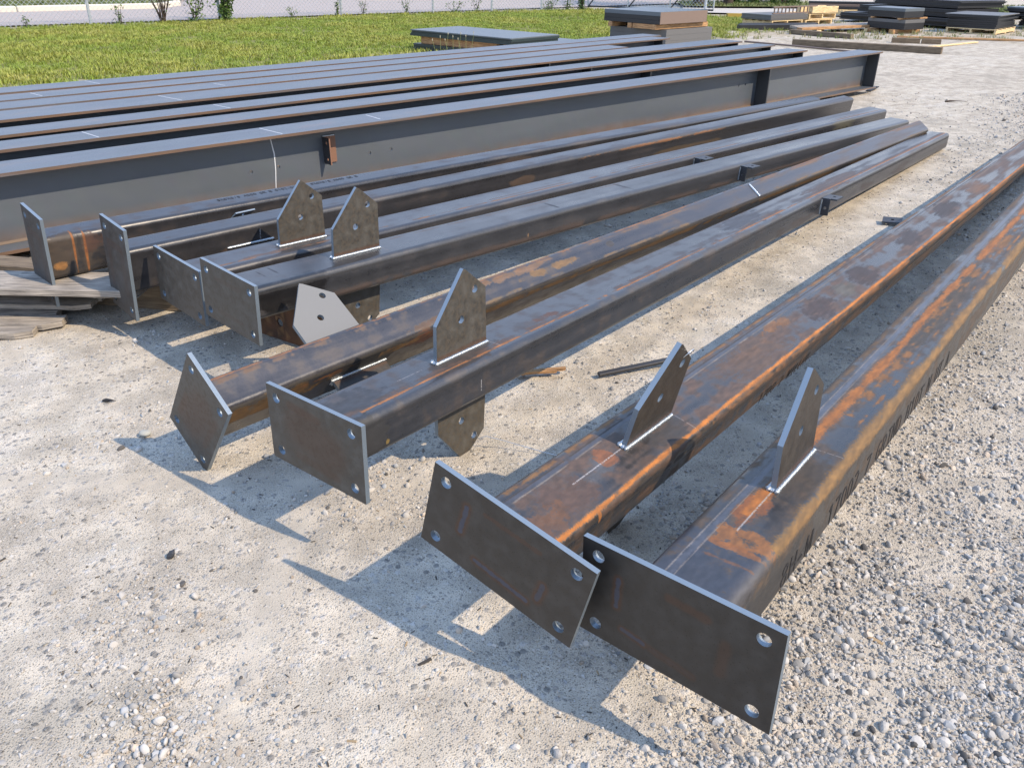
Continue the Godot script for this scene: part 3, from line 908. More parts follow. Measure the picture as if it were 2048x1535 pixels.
	var k8 := tube_skin({"w": 1664, "h": 320, "L": 7.6, "per": p8, "seed": 271, "base": Color8(72, 69, 67), "brown": 0.8, "brown_from": 0.42, "brown_col": Color8(96, 74, 52), "vary": 0.3,
		"lines": [{"q": 0.100, "w": 0.022, "col": Color8(158, 116, 58), "amt": 0.95, "wob": 0.004, "lo": 0.28, "thr": 0.10, "id": 0}, {"q": -0.012, "w": 0.018, "col": Color8(206, 122, 40), "amt": 0.92, "wob": 0.006, "lo": 0.36, "thr": 0.14, "id": 1}, {"q": 0.022, "w": 0.018, "col": Color8(176, 112, 44), "amt": 0.8, "wob": 0.016, "lo": 1.0, "thr": 0.38, "id": 2}, {"q": 0.060, "w": 0.006, "col": Color8(190, 120, 48), "amt": 0.85, "wob": 0.006, "lo": 0.9, "thr": 0.42, "id": 4},
			{"q": -0.085, "w": 0.014, "col": Color8(124, 92, 54), "amt": 0.8, "wob": 0.004, "lo": 0.5, "thr": 0.28, "id": 6}, {"q": -0.050, "w": 0.0105, "col": Color8(92, 94, 104), "amt": 1.0, "wob": 0.0015, "thr": -0.3, "id": 3, "ro": 0.38}, {"q": -0.0605, "w": 0.0020, "col": Color8(172, 164, 158), "amt": 0.8, "wob": 0.0012, "thr": 0.1, "id": 3}, {"q": -0.0395, "w": 0.0018, "col": Color8(170, 158, 150), "amt": 0.7, "wob": 0.0012, "thr": 0.15, "id": 3}],
		"patches": [{"q": 0.0, "s": 0.06, "rq": 0.16, "rs": 0.26, "col": Color8(66, 68, 78), "amt": 0.9, "ro": 0.4}, {"q": 0.10, "s": 0.10, "rq": 0.03, "rs": 0.2, "col": Color8(92, 88, 90), "amt": 0.8, "ro": 0.5}, {"q": 0.025, "s": 0.27, "rq": 0.07, "rs": 0.035, "col": Color8(198, 120, 46), "amt": 0.8, "rag": 4.2}, {"q": 0.03, "s": 0.225, "rq": 0.07, "rs": 0.012, "col": Color8(186, 112, 52), "amt": 0.8, "rag": 4.0}, {"q": 0.03, "s": 0.175, "rq": 0.06, "rs": 0.006, "col": Color8(150, 96, 62), "amt": 0.7, "rag": 4.0}, {"q": -0.01, "s": 0.40, "rq": 0.035, "rs": 0.09, "col": Color8(178, 98, 36), "amt": 0.85, "rag": 2.2}, {"q": 0.04, "s": 0.60, "rq": 0.05, "rs": 0.12, "col": Color8(84, 72, 60), "amt": 0.8},
			{"q": 0.02, "s": 2.1, "rq": 0.05, "rs": 0.6, "col": Color8(88, 70, 46), "amt": 0.7, "rag": 2.0}, {"q": 0.02, "s": 3.2, "rq": 0.09, "rs": 0.06, "col": Color8(104, 100, 98), "amt": 0.9, "rag": 0.8}, {"q": 0.19, "s": 0.25, "rq": 0.07, "rs": 0.2, "col": Color8(62, 58, 54), "amt": 0.6}],
		"chalk": [[-0.0015, 0.0016, 0.29, 0.50], [0.012, 0.085, 0.757, 0.7586]]})

	var A := [0.210, 0.138, 0.402, 0.244]
	var T := [0.141, 0.209, 0.229, 0.430]
	var c1 := make_column("steel column on edge beside the nearest beam, two orange stripes near its tall base plate", Vector3(-2.187, 0.324, -3.537), Vector3(43.88, -1.42, 8.0), T, 7.87, 0.0, k1, face_b, gf, [], 0.0, true)
	var c2 := make_column("clean grey steel column on edge, second from the beams, with a tall base plate", Vector3(-1.752, 0.323, -3.379), Vector3(42.73, -1.36, 7.0), T, 7.93, 0.0, k2, face_b, gf, [], 0.0, true)
	part("weld_bead", weld_mesh(Vector3(0.072, 0.012, -0.49), Vector3(0.072, 0.012, -0.745), 0.007, false), M.weld, c2)
	var tab := PackedVector2Array([Vector2(0, 0), Vector2(0.105, 0.012), Vector2(0.13, 0.052), Vector2(0.02, 0.046)])
	var tb := part("small_tab", plate_mesh(tab, [[Vector2(0.066, 0.028), 0.008]], 0.008, Transform3D(Basis(Vector3(0, 0, -1), Vector3(0.55, 0.83, 0).normalized(), Vector3(0.83, -0.55, 0).normalized()), Vector3(0.074, 0.028, -0.92))), [M.dark, M.cut], c1)
	tb.set_meta("label", "dark tab with a bright upper edge and one hole")
	var c3 := make_column("grey steel column with a mill stamp, its upright gusset plate has a burnt ragged tip", Vector3(-1.427, 0.305, -3.222), Vector3(43.05, -1.47, 2.61), A, 7.7, 0.2, k3, face_c, gf, [[1, 1.0], [-1, 0.76]], 3.93)
	var c4 := make_column("blue grey steel column with a wet dark flank, right beside the stamped one", Vector3(-1.112, 0.355, -2.927), Vector3(42.36, -2.15, 2.22), A, 7.4, 0.3, k4, face_a, gf, [[1, 1.0], [-1, 0.9]], 3.92)
	var c5 := make_column("steel column rolled onto its corner, diamond base plate and a pale gusset plate", Vector3(-1.031, 0.219, -2.269), Vector3(41.21, -0.72, -53.66), A, 7.25, 1.0, k5, face_d, gf, [[1, 1.0, M.pale_plate], [-1, 1.0, gf_dark]], 0.0)
	part("weld_bead", weld_mesh(Vector3(0.107, -0.05, -3.815), Vector3(0.107, 0.048, -3.815), 0.008, true), M.weld, c5)
	var c6 := make_column("grey steel column propped up on its lower gusset plate, thin orange rust line on top", Vector3(-0.554, 0.344, -1.915), Vector3(37.81, -2.12, -0.24), A, 7.35, 0.0, k6, face_d, gf, [[1, 1.0], [-1, 0.97]], 3.87)
	var c7 := make_column("brown rusty steel column leaning on its side gusset, second from the front", Vector3(-0.022, 0.341, -1.446), Vector3(38.45, -1.95, 12.55), [0.212, 0.134, 0.459, 0.247], 7.6, -2.2, k7, face_7, gf_dark, [[1, 1.0], [-1, 1.0]], 0.0)
	var c8 := make_column("nearest rusty steel column, ochre edge, orange band and stamped letters on its flank", Vector3(0.339, 0.307, -1.245), Vector3(38.68, -0.61, -1.53), [0.209, 0.172, 0.468, 0.262], 7.6, 1.9, k8, face_8, gf_dark, [[1, 1.0], [-1, 0.78]], 0.0)
	# mill stamps
	stencil(c3, "ATLAS USA HSS 8X6X3/8  A500  A12017  0102-02 RN", 3.45, 0.1056, -0.016, 0.05, M.ink)
	stencil(c3, "ATLAS USA HSS 8X6X3/8  A500-02 RN", 5.75, 0.1056, -0.016, 0.05, M.ink)
	stencil(c3, "A500  A12017  0102-02 RN", 1.9, 0.1056, -0.03, 0.05, M.ink)
	stencil(c8, "8H-M  17002 7 GRIND H10T N UT A", 0.33, 0.1052, -0.034, 0.085, M.ink)
	stencil(c7, "1700 2 MILLHT", 1.25, 0.1068, -0.035, 0.06, M.ink)
	stencil(c1, "8X6X3/8 A500 GR B 0102-02 HSS 8X6X3/8 A500 GR B", 0.9, -0.02, 0.1051, 0.032, M.ink, true)
	# wire ties
	var wm := MB.new()
	wm.sweep([Vector3(0.012, -0.262, -0.69), Vector3(0.03, -0.275, -0.68), Vector3(0.05, -0.268, -0.70), Vector3(0.10, -0.285, -0.74), Vector3(0.22, -0.31, -0.80), Vector3(0.36, -0.325, -0.86)], [0.0016, 0.0016, 0.0016, 0.0013, 0.0013, 0.0012], 6)
	part("tie_wire", wm.mesh(), M.wire, c6)
	var wl := MB.new()
	var lp := []
	var lr := []
	for k in 13:
		var an := -0.3 + k * 0.36
		lp.append(Vector3(0.012 * sin(an * 1.0) + 0.004, 0.067 + 0.222 + 0.028 * sin(an), -0.70 - 0.026 * cos(an)))
		lr.append(0.0017)
	wl.sweep(lp, lr, 6)
	part("tie_wire", wl.mesh(), M.wire, c7)

# ---------------------------------------------------------------- wide-flange beams
const BEAM_DIR := Vector3(0.7462, 0.0, -0.6658)    # along the yard
const BEAM_SIDE := Vector3(0.6658, 0.0, 0.7462)    # towards the columns

func beam_tone(face: String, t: float, s: float, k: float) -> Color:
	var a := n_big.get_noise_2d(s * 14.0 + k * 91.0, t * 40.0)
	var b := n_mid.get_noise_2d(s * 30.0, t * 160.0 + k * 57.0)
	var c := Color(0.082, 0.094, 0.108)
	var rust := Color(0.150, 0.085, 0.044)
	var dk := Color(0.085, 0.055, 0.038)
	match face:
		"top":
			c = Color(0.072, 0.086, 0.106) * (1.0 + a * 0.24 + b * 0.10)
			c = c.lerp(rust, 0.35 * smoothstep(0.35, 0.7, a + b * 0.5))
		"edge":
			c = dk.lerp(rust, clampf(0.25 + a * 0.9 + b * 0.4, 0.0, 1.0))
			c = c.lerp(Color(0.10, 0.09, 0.09), smoothstep(0.0, 0.5, -a))
		"web":
			c = Color(0.068, 0.080, 0.094) * (1.0 + a * 0.14 + b * 0.04)
			var lo := 1.0 - smoothstep(0.07, 0.16 + a * 0.05, t + b * 0.02)
			c = c.lerp(rust * (1.0 + b * 0.5), lo * (0.75 + a * 0.3))
			c = c.lerp(rust, 0.35 * smoothstep(0.93, 1.0, t))
		"under":
			c = dk.lerp(Color(0.07, 0.07, 0.075), 0.5 + a * 0.4)
	c.a = 1.0
	return c

func strip(m: MB, A: Vector2, B: Vector2, face: String, nrm: Vector2, L: float, ns: int, k: float) -> void:
	var along := int(L / 0.09)
	var at := m.v.size()
	for j in along + 1:
		var s := L * j / along
		for q in ns + 1:
			var t := float(q) / ns
			var p := A.lerp(B, t)
			m.put(Vector3(p.x, p.y, -s), Vector3(nrm.x, nrm.y, 0), Vector2(s, t), beam_tone(face, t, s, k))
	var probe := Vector3(B.x - A.x, B.y - A.y, 0).cross(Vector3(0, 0, -1))
	var flip := probe.dot(Vector3(nrm.x, nrm.y, 0)) > 0.0
	for j in along:
		for q in ns:
			var a := at + j * (ns + 1) + q
			var b := a + 1
			var c := a + ns + 1
			var d := c + 1
			for tri in [[a, c, b], [b, c, d]]:
				m.i.append(tri[0])
				m.i.append(tri[1] if flip else tri[2])
				m.i.append(tri[2] if flip else tri[1])

# near and far: centre of the top flange (side offset, along), top height
func make_beam(label: String, side0: float, side1: float, s0: float, s1: float, top0: float, top1: float, depth: float, width: float, k: float, stiff: Array, clips: Array, holes: Array, chalk: Array) -> Node3D:
	var P0 := BEAM_DIR * s0 + BEAM_SIDE * side0 + Vector3.UP * top0
	var P1 := BEAM_DIR * s1 + BEAM_SIDE * side1 + Vector3.UP * top1
	var L := P0.distance_to(P1)
	var z := (P0 - P1).normalized()
	var x := Vector3.UP.cross(z).normalized()
	var y := z.cross(x)
	var root := thing("steel_beam", label, "steel beam", Transform3D(Basis(x, y, z), P0), "wide flange beams laid side by side")
	var w := width * 0.5
	var tf := 0.019
	var tw := 0.006
	var d := depth
	for e in 2:
		var y1 := 0.0 if e == 0 else -d + tf
		var y0 := y1 - tf
		var m := MB.new()
		strip(m, Vector2(-w, y1), Vector2(w, y1), "top" if e == 0 else "web" if false else "top", Vector2(0, 1), L, 6, k + e)
		strip(m, Vector2(w, y0), Vector2(w, y1), "edge", Vector2(1, 0), L, 1, k + e)
		strip(m, Vector2(-w, y0), Vector2(-w, y1), "edge", Vector2(-1, 0), L, 1, k + e * 2)
		strip(m, Vector2(-w, y0), Vector2(w, y0), "under", Vector2(0, -1), L, 3, k + e)
		for q in [0.0, -L]:
			m.col = Color(0.06, 0.055, 0.05)
			m.poly([Vector3(-w, y0, q), Vector3(w, y0, q), Vector3(w, y1, q), Vector3(-w, y1, q)], Vector3(0, 0, 1 if q == 0.0 else -1))
		part("top_flange" if e == 0 else "bottom_flange", m.mesh(), M.vert, root)
	# web with its bolt holes; x of the outline is the way along
	var yb := -d + tf
	var hi := -tf
	var ol := PackedVector2Array([Vector2(0, yb), Vector2(L, yb), Vector2(L, hi), Vector2(0, hi)])
	var hl := []
	for q in holes:
		hl.append([Vector2(q[0] - s0, q[1]), 0.0125])
	var tone := func(q: Vector2) -> Color: return beam_tone("web", (q.y - yb) / (hi - yb), q.x, k)
	part("web", plate_mesh(ol, hl, tw * 2.0, Transform3D(Basis(Vector3(0, 0, -1), Vector3(0, 1, 0), Vector3(1, 0, 0)), Vector3(tw, 0, 0)), 0.05, tone), M.vert, root)
	var fil := MB.new()
	fil.col = Color(0.11, 0.075, 0.05)
	for sx in [-1, 1]:
		fil.poly([Vector3(sx * tw, yb + 0.014, 0), Vector3(sx * (tw + 0.014), yb + 0.001, 0), Vector3(sx * (tw + 0.014), yb + 0.001, -L), Vector3(sx * tw, yb + 0.014, -L)], Vector3(sx, 1, 0))
	part("fillet", fil.mesh(), M.vert, root)
	for q in stiff:      # [s, thickness, projecting tab]
		for sx in [-1, 1]:
			var m2 := MB.new()
			m2.col = Color(0.03, 0.032, 0.036)
			m2.box(Transform3D(Basis.IDENTITY, Vector3(sx * (w * 0.5 + tw * 0.5), (yb + hi) * 0.5, -(q[0] - s0))), Vector3(w - tw - 0.006, hi - yb - 0.002, q[1]), 0.002)
			part("stiffener", m2.mesh(), M.vert, root)
		if q[2] > 0:
			var tabp := PackedVector2Array([Vector2(0, -0.20), Vector2(0.115, -0.20), Vector2(0.115, -0.03), Vector2(0, -0.03)])
			part("end_tab", plate_mesh(tabp, [[Vector2(0.07, -0.075), 0.018], [Vector2(0.07, -0.155), 0.018]], 0.012, Transform3D(Basis(Vector3(0, 0, -1), Vector3(0, 1, 0), Vector3(1, 0, 0)), Vector3(tw + 0.014, yb + d * 0.72, -(q[0] - s0) - 0.055))), [M.black_steel, M.dark_edge], root)
	for q in clips:      # [s, y top, height]
		var lw := 0.095
		var hh: float = q[2]
		var at := Vector3(tw + 0.0015, q[1], -(q[0] - s0))
		var leg := PackedVector2Array([Vector2(0, -hh), Vector2(lw, -hh), Vector2(lw, 0), Vector2(0, 0)])
		var ca := part("clip_angle", plate_mesh(leg, [[Vector2(0.055, -0.035), 0.011], [Vector2(0.055, -hh + 0.035), 0.011]], 0.010, Transform3D(Basis.IDENTITY, at)), [M.dark, M.rusty_edge], root)
		var leg2 := PackedVector2Array([Vector2(0.011, -hh), Vector2(0.10, -hh), Vector2(0.10, 0), Vector2(0.011, 0)])
		part("clip_leg", plate_mesh(leg2, [], 0.010, Transform3D(Basis(Vector3(0, 0, -1), Vector3(0, 1, 0), Vector3(1, 0, 0)), at + Vector3(0.010, 0, 0))), [M.rusty_edge, M.rusty_edge], ca)
		part("weld_bead", weld_mesh(at + Vector3(0.004, 0.004, -0.002), at + Vector3(0.004, 0.004, -0.098), 0.006, false), M.weld, ca)
	for q in chalk:      # [s, from, to]: a line across the top flange
		var cm := MB.new()
		cm.box(Transform3D(Basis(Vector3.UP, q[3]), Vector3((q[1] + q[2]) * 0.5, 0.0006, -(q[0] - s0))), Vector3(q[2] - q[1], 0.0008, 0.005), 0.0)
		part("chalk_line", cm.mesh(), M.chalk, root)
	return root

func beams() -> void:
	M.rusty_edge = grain(mat(Color8(120, 88, 70), 0.75), 0.08, 12.0)
	var g := make_beam("nearest wide flange beam, its whole grey web in view with a bolted clip angle", -5.305, -5.345, -2.2, 11.02, 0.487, 0.508, 0.445, 0.330, 1.0,
		[[8.42, 0.02, 0], [10.95, 0.02, 1]], [[2.90, -0.085, 0.185]], [[2.336, -0.25], [2.541, -0.245], [3.288, -0.252], [3.482, -0.25], [7.98 + 0.09, -0.18], [7.98 + 0.22, -0.18]], [[2.52, -0.14, 0.14, 0.1], [3.35, -0.12, 0.10, -0.08]])
	var cl := MB.new()
	cl.sweep([Vector3(0.0068, -0.045, -4.705), Vector3(0.0068, -0.15, -4.72), Vector3(0.0068, -0.26, -4.715), Vector3(0.0068, -0.385, -4.70)], [0.0035, 0.0045, 0.004, 0.003], 6)
	part("chalk_line", cl.mesh(), M.chalk, g)
	make_beam("second wide flange beam from the columns, a small clip low on its dark web", -5.93, -6.09, -2.2, 10.48, 0.49, 0.50, 0.42, 0.30, 2.0,
		[[7.25, 0.02, 0], [10.38, 0.02, 1]], [[1.98, -0.10, 0.13]], [], [[1.55, -0.13, 0.13, 0.1], [8.3, -0.1, 0.12, 0.0]])
	make_beam("third wide flange beam from the columns, a chalk line crossing its top", -6.36, -6.76, -2.2, 10.78, 0.49, 0.50, 0.41, 0.29, 3.0,
		[[6.95, 0.02, 0], [10.68, 0.02, 1]], [], [], [[2.7, -0.12, 0.13, 0.1]])
	make_beam("broad flanged beam with the widest bright top, in the middle of the row", -7.05, -7.45, -2.2, 10.9, 0.49, 0.50, 0.43, 0.43, 4.0,
		[[6.9, 0.02, 0], [10.8, 0.02, 0]], [[3.15, -0.12, 0.12]], [], [[2.55, -0.19, 0.19, 0.12]])
	make_beam("shorter beam with a brownish top between the broad one and the grass side pair", -7.54, -7.86, -2.2, 8.9, 0.49, 0.50, 0.41, 0.36, 5.0, [[8.7, 0.02, 0]], [], [], [[3.2, -0.1, 0.1, 0.1]])
	make_beam("second beam from the lawn, its far end just short of the plate stack", -7.96, -8.38, -2.2, 10.45, 0.49, 0.50, 0.41, 0.34, 6.0, [[8.2, 0.02, 0], [10.3, 0.02, 0]], [], [], [[1.75, -0.12, 0.12, 0.1]])
	make_beam("outermost beam along the lawn, rust brown front lip", -8.46, -8.80, -2.2, 10.75, 0.49, 0.50, 0.42, 0.36, 7.0, [[10.6, 0.02, 0]], [], [], [[2.35, -0.15, 0.15, 0.12]])
	# what the beams lie on
	for q in [[-1.2, "near end"], [4.6, "middle"], [10.2, "far end"]]:
		var s: float = q[0]
		var c := BEAM_DIR * s + BEAM_SIDE * -7.05
		var hgt := 0.044 + 0.0018 * (s + 1.2)
		var t := thing("timber_bearer", "rough timber bearer under the %s of the beam row" % q[1], "timber", Transform3D(Basis(BEAM_SIDE, Vector3.UP, -BEAM_DIR), c + Vector3(0, hgt * 0.5, 0)), "bearers under the beams")
		box_part("timber", t, Vector3.ZERO, Vector3(3.5, hgt, 0.14), M.old_wood, 0.006)

# ---------------------------------------------------------------- ground
func lawn_edge(x: float, z: float) -> float:      # positive inside the lawn
	var p := Vector2(x, z)
	var pts := [Vector2(-14.0, -5.0), Vector2(-9.4, -7.6), Vector2(-6.4, -10.9), Vector2(-4.62, -12.6), Vector2(-3.43, -13.8), Vector2(-1.9, -15.6), Vector2(0.2, -16.2), Vector2(2.2, -17.0), Vector2(4.41, -19.4), Vector2(5.4, -21.2), Vector2(6.72, -22.1), Vector2(7.6, -23.6), Vector2(7.2, -26.0), Vector2(5.6, -27.4), Vector2(2.6, -30.3), Vector2(-2.5, -27.7), Vector2(-10.5, -21.9), Vector2(-16.0, -17.6), Vector2(-22.0, -13.0)]
	var inside := false
	var best := 1e9
	for k in pts.size():
		var a: Vector2 = pts[k]
		var b: Vector2 = pts[(k + 1) % pts.size()]
		if (a.y > p.y) != (b.y > p.y) and p.x < (b.x - a.x) * (p.y - a.y) / (b.y - a.y) + a.x:
			inside = not inside
		var u := clampf((p - a).dot(b - a) / (b - a).length_squared(), 0.0, 1.0)
		best = minf(best, p.distance_to(a.lerp(b, u)))
	return best if inside else -best

func tracks(x: float, z: float) -> float:         # pressed tread marks
	var h := 0.0
	# long tread between the columns, and a short broken one at the front
	for q in [[Vector2(0.35, -3.15), Vector2(1.25, -4.75), 0.16, 0.006], [Vector2(-0.90, -1.05), Vector2(-0.66, -1.47), 0.065, 0.007], [Vector2(-0.74, -1.05), Vector2(-0.56, -1.40), 0.035, 0.006]]:
		var a: Vector2 = q[0]
		var ab: Vector2 = q[1] - a
		var u := (Vector2(x, z) - a).dot(ab) / ab.length_squared()
		if u > 0.0 and u < 1.0:
			var across := (Vector2(x, z) - a).cross(ab.normalized())
			var e := smoothstep(0.0, 0.12, u) * (1.0 - smoothstep(0.85, 1.0, u))
			var wd: float = q[2]
			var dep: float = q[3]
			if absf(across) < wd:
				var s := u * ab.length()
				var lug := sin((s + absf(across) * 0.8) * TAU / 0.075)
				h += e * dep * (smoothstep(-0.1, 0.3, lug) - 0.75) * (1.0 - smoothstep(wd * 0.8, wd, absf(across)))
			elif absf(across) < wd * 1.3:
				h += e * dep * 0.5
	return h

func ground_h(x: float, z: float) -> float:
	return n_big.get_noise_2d(x * 9.0, z * 9.0) * 0.010 + n_mid.get_noise_2d(x * 16.0, z * 16.0) * 0.0045 + n_fin.get_noise_2d(x * 22.0, z * 22.0) * 0.0028 + tracks(x, z) - 0.004

func stony(x: float, z: float) -> float:          # 0 packed dust .. 1 loose stone
	var right := smoothstep(-0.25, 0.85, x + (z + 1.4) * 0.62)
	var k := n_mid.get_noise_2d(x * 7.0 + 40.0, z * 7.0) * 0.9 + n_big.get_noise_2d(x * 30.0, z * 30.0 + 90.0) * 0.6
	return clampf(0.10 + right * 0.66 + k * 0.62, 0.0, 1.0)

func axis_steps(parts: Array) -> PackedFloat32Array:     # [from, to, step at from, step at to]
	var out := PackedFloat32Array()
	for q in parts:
		var x: float = q[0]
		var span: float = absf(q[1] - q[0])
		while x < q[1] - 1e-4:
			out.append(x)
			var u: float = (x - q[0]) / span
			x += maxf(0.004, lerpf(q[2], q[3], u))
	out.append(parts[-1][1])
	return out

func ground() -> void:
	var xs := axis_steps([[-260.0, -40.0, 60.0, 8.0], [-40.0, -14.0, 6.0, 0.7], [-14.0, -2.5, 0.22, 0.03], [-2.5, 2.6, 0.022, 0.022], [2.6, 16.0, 0.03, 0.2], [16.0, 44.0, 0.6, 6.0], [44.0, 260.0, 8.0, 60.0]])
	var zs := axis_steps([[-320.0, -50.0, 70.0, 6.0], [-50.0, -31.0, 4.0, 0.4], [-31.0, -5.0, 0.22, 0.035], [-5.0, -0.5, 0.022, 0.02], [-0.5, 3.0, 0.06, 0.5], [3.0, 60.0, 2.0, 20.0]])
	var nx := xs.size()
	var nz := zs.size()
	var v := PackedVector3Array()
	var nn := PackedVector3Array()
	var uv := PackedVector2Array()
	var uv2 := PackedVector2Array()
	var c := PackedColorArray()
	v.resize(nx * nz); nn.resize(nx * nz); uv.resize(nx * nz); uv2.resize(nx * nz); c.resize(nx * nz)
	for j in nz:
		var z := zs[j]
		for i in nx:
			var x := xs[i]
			var o := j * nx + i
			var near := x > -15.0 and x < 17.0 and z > -32.0 and z < 3.0
			v[o] = Vector3(x, ground_h(x, z) if near else -0.004, z)
			uv[o] = Vector2(x, z) / 1.55
			uv2[o] = Vector2(x * 0.83 + z * 0.56, z * 0.83 - x * 0.56) / 4.3
			var t := Color(1.0, 0.985, 0.955)
			if near:
				var a := n_big.get_noise_2d(x * 8.0 + 300.0, z * 8.0)
				var b := n_mid.get_noise_2d(x * 9.0, z * 9.0 + 130.0)
				var f := n_fin.get_noise_2d(x * 12.0, z * 12.0)
				var k := 1.0 + a * 0.16 + b * 0.13 + f * 0.10
				t = Color(1.0, 0.985, 0.955) * k
				# greyer where the stones lie loose, damp grey smudges in the dust
				t = t.lerp(Color(0.74, 0.715, 0.68), stony(x, z) * 0.5)
				t = t.lerp(Color(0.58, 0.58, 0.56), smoothstep(0.28, 0.62, n_mid.get_noise_2d(x * 4.2 - 77.0, z * 4.2) + b * 0.25) * 0.55)
				# dirty streaks along the way the lorries drive, far side of the yard
				if z < -4.0:
					var st := n_fin.get_noise_2d((x * 0.35 + z * 0.2) * 14.0, (z * 0.9 - x * 0.25) * 34.0)
					t = t.lerp(Color(0.62, 0.60, 0.57), smoothstep(0.12, 0.5, st) * smoothstep(-4.0, -8.0, z) * 0.6)
				var e := lawn_edge(x, z) if z < -5.0 else -9.0
				if e > -1.2:
					var g := smoothstep(-0.5, 0.5, e + b * 0.9 + f * 0.4)
					t = t.lerp(Color(0.36, 0.40, 0.13), g * 0.93)
				if x > 3.0 and z < -17.0 and e < 0.0:
					var dirt := smoothstep(-0.15, 0.35, b + a) * smoothstep(-17.0, -20.0, z)
					t = t.lerp(Color(0.66, 0.58, 0.42), dirt * 0.5)
			t.a = 1.0
			c[o] = t
	for j in nz:
		for i in nx:
			var o := j * nx + i
			var i0 := maxi(i - 1, 0)
			var i1 := mini(i + 1, nx - 1)
			var j0 := maxi(j - 1, 0)
			var j1 := mini(j + 1, nz - 1)
			var dx := (v[j * nx + i1].y - v[j * nx + i0].y) / (xs[i1] - xs[i0])
			var dz := (v[j1 * nx + i].y - v[j0 * nx + i].y) / (zs[j1] - zs[j0])
			nn[o] = Vector3(-dx, 1.0, -dz).normalized()
	var idx := PackedInt32Array()
	idx.resize((nx - 1) * (nz - 1) * 6)
	var w := 0
	for j in nz - 1:
		for i in nx - 1:
			var o := j * nx + i
			idx[w] = o; idx[w + 1] = o + 1; idx[w + 2] = o + nx
			idx[w + 3] = o + 1; idx[w + 4] = o + nx + 1; idx[w + 5] = o + nx
			w += 6
	var arr := []
	arr.resize(Mesh.ARRAY_MAX)
	arr[Mesh.ARRAY_VERTEX] = v; arr[Mesh.ARRAY_NORMAL] = nn; arr[Mesh.ARRAY_TEX_UV] = uv; arr[Mesh.ARRAY_TEX_UV2] = uv2; arr[Mesh.ARRAY_COLOR] = c; arr[Mesh.ARRAY_INDEX] = idx
	var m := ArrayMesh.new()
	m.add_surface_from_arrays(Mesh.PRIMITIVE_TRIANGLES, arr)
	var gm := StandardMaterial3D.new()
	var maps := gravel_maps(1024)
	gm.albedo_texture = maps[0]
	gm.vertex_color_use_as_albedo = true
	gm.roughness = 0.95
	gm.metallic_specular = 0.25
	gm.heightmap_enabled = true
	gm.heightmap_texture = maps[1]
	gm.heightmap_scale = 0.8
	M.ground = gm
	struct(part("ground", m, gm, self))

# small broken stones: a ball cut by random planes
func stone_mesh(sd: int, rough: float) -> ArrayMesh:
	var r := RandomNumberGenerator.new()
	r.seed = sd
	var t := (1.0 + sqrt(5.0)) / 2.0
	var p := [Vector3(-1, t, 0), Vector3(1, t, 0), Vector3(-1, -t, 0), Vector3(1, -t, 0), Vector3(0, -1, t), Vector3(0, 1, t), Vector3(0, -1, -t), Vector3(0, 1, -t), Vector3(t, 0, -1), Vector3(t, 0, 1), Vector3(-t, 0, -1), Vector3(-t, 0, 1)]
	var f := [[0, 11, 5], [0, 5, 1], [0, 1, 7], [0, 7, 10], [0, 10, 11], [1, 5, 9], [5, 11, 4], [11, 10, 2], [10, 7, 6], [7, 1, 8], [3, 9, 4], [3, 4, 2], [3, 2, 6], [3, 6, 8], [3, 8, 9], [4, 9, 5], [2, 4, 11], [6, 2, 10], [8, 6, 7], [9, 8, 1]]
	var cuts := []
	for k in 7:
		cuts.append([Vector3(r.randfn(), r.randfn(), r.randfn()).normalized(), r.randf_range(0.95 - rough * 1.3, 1.0)])
	var push := func(q: Vector3) -> Vector3:
		var o := q.normalized()
		for c in cuts:
			var d: float = o.dot(c[0]) - c[1]
			if d > 0.0:
				o -= c[0] * d
		return o
	var st := SurfaceTool.new()
	st.begin(Mesh.PRIMITIVE_TRIANGLES)
	st.set_smooth_group(-1 if rough > 0.2 else 0)
	for q in f:
		var a: Vector3 = p[q[0]].normalized()
		var b: Vector3 = p[q[1]].normalized()
		var c: Vector3 = p[q[2]].normalized()
		var ab := (a + b).normalized()
		var bc := (b + c).normalized()
		var ca := (c + a).normalized()
		for tri in [[a, ab, ca], [ab, b, bc], [ca, bc, c], [ab, bc, ca]]:
			for e in [0, 2, 1]:
				st.set_color(Color.WHITE)
				st.add_vertex(push.call(tri[e]))
	st.generate_normals()
	return st.commit()

func scatter(called: String, mesh: Mesh, m: Material, places: Array, tints: Array) -> MultiMeshInstance3D:
	var mm := MultiMesh.new()
	mm.transform_format = MultiMesh.TRANSFORM_3D
	mm.use_colors = true
	mm.mesh = mesh
	mm.instance_count = places.size()
	for k in places.size():
		mm.set_instance_transform(k, places[k])
		mm.set_instance_color(k, tints[k])
	var o := MultiMeshInstance3D.new()
	o.name = numbered(called)
	o.multimesh = mm
	o.material_override = m
	add_child(o)
	struct(o, "stuff")
	return o

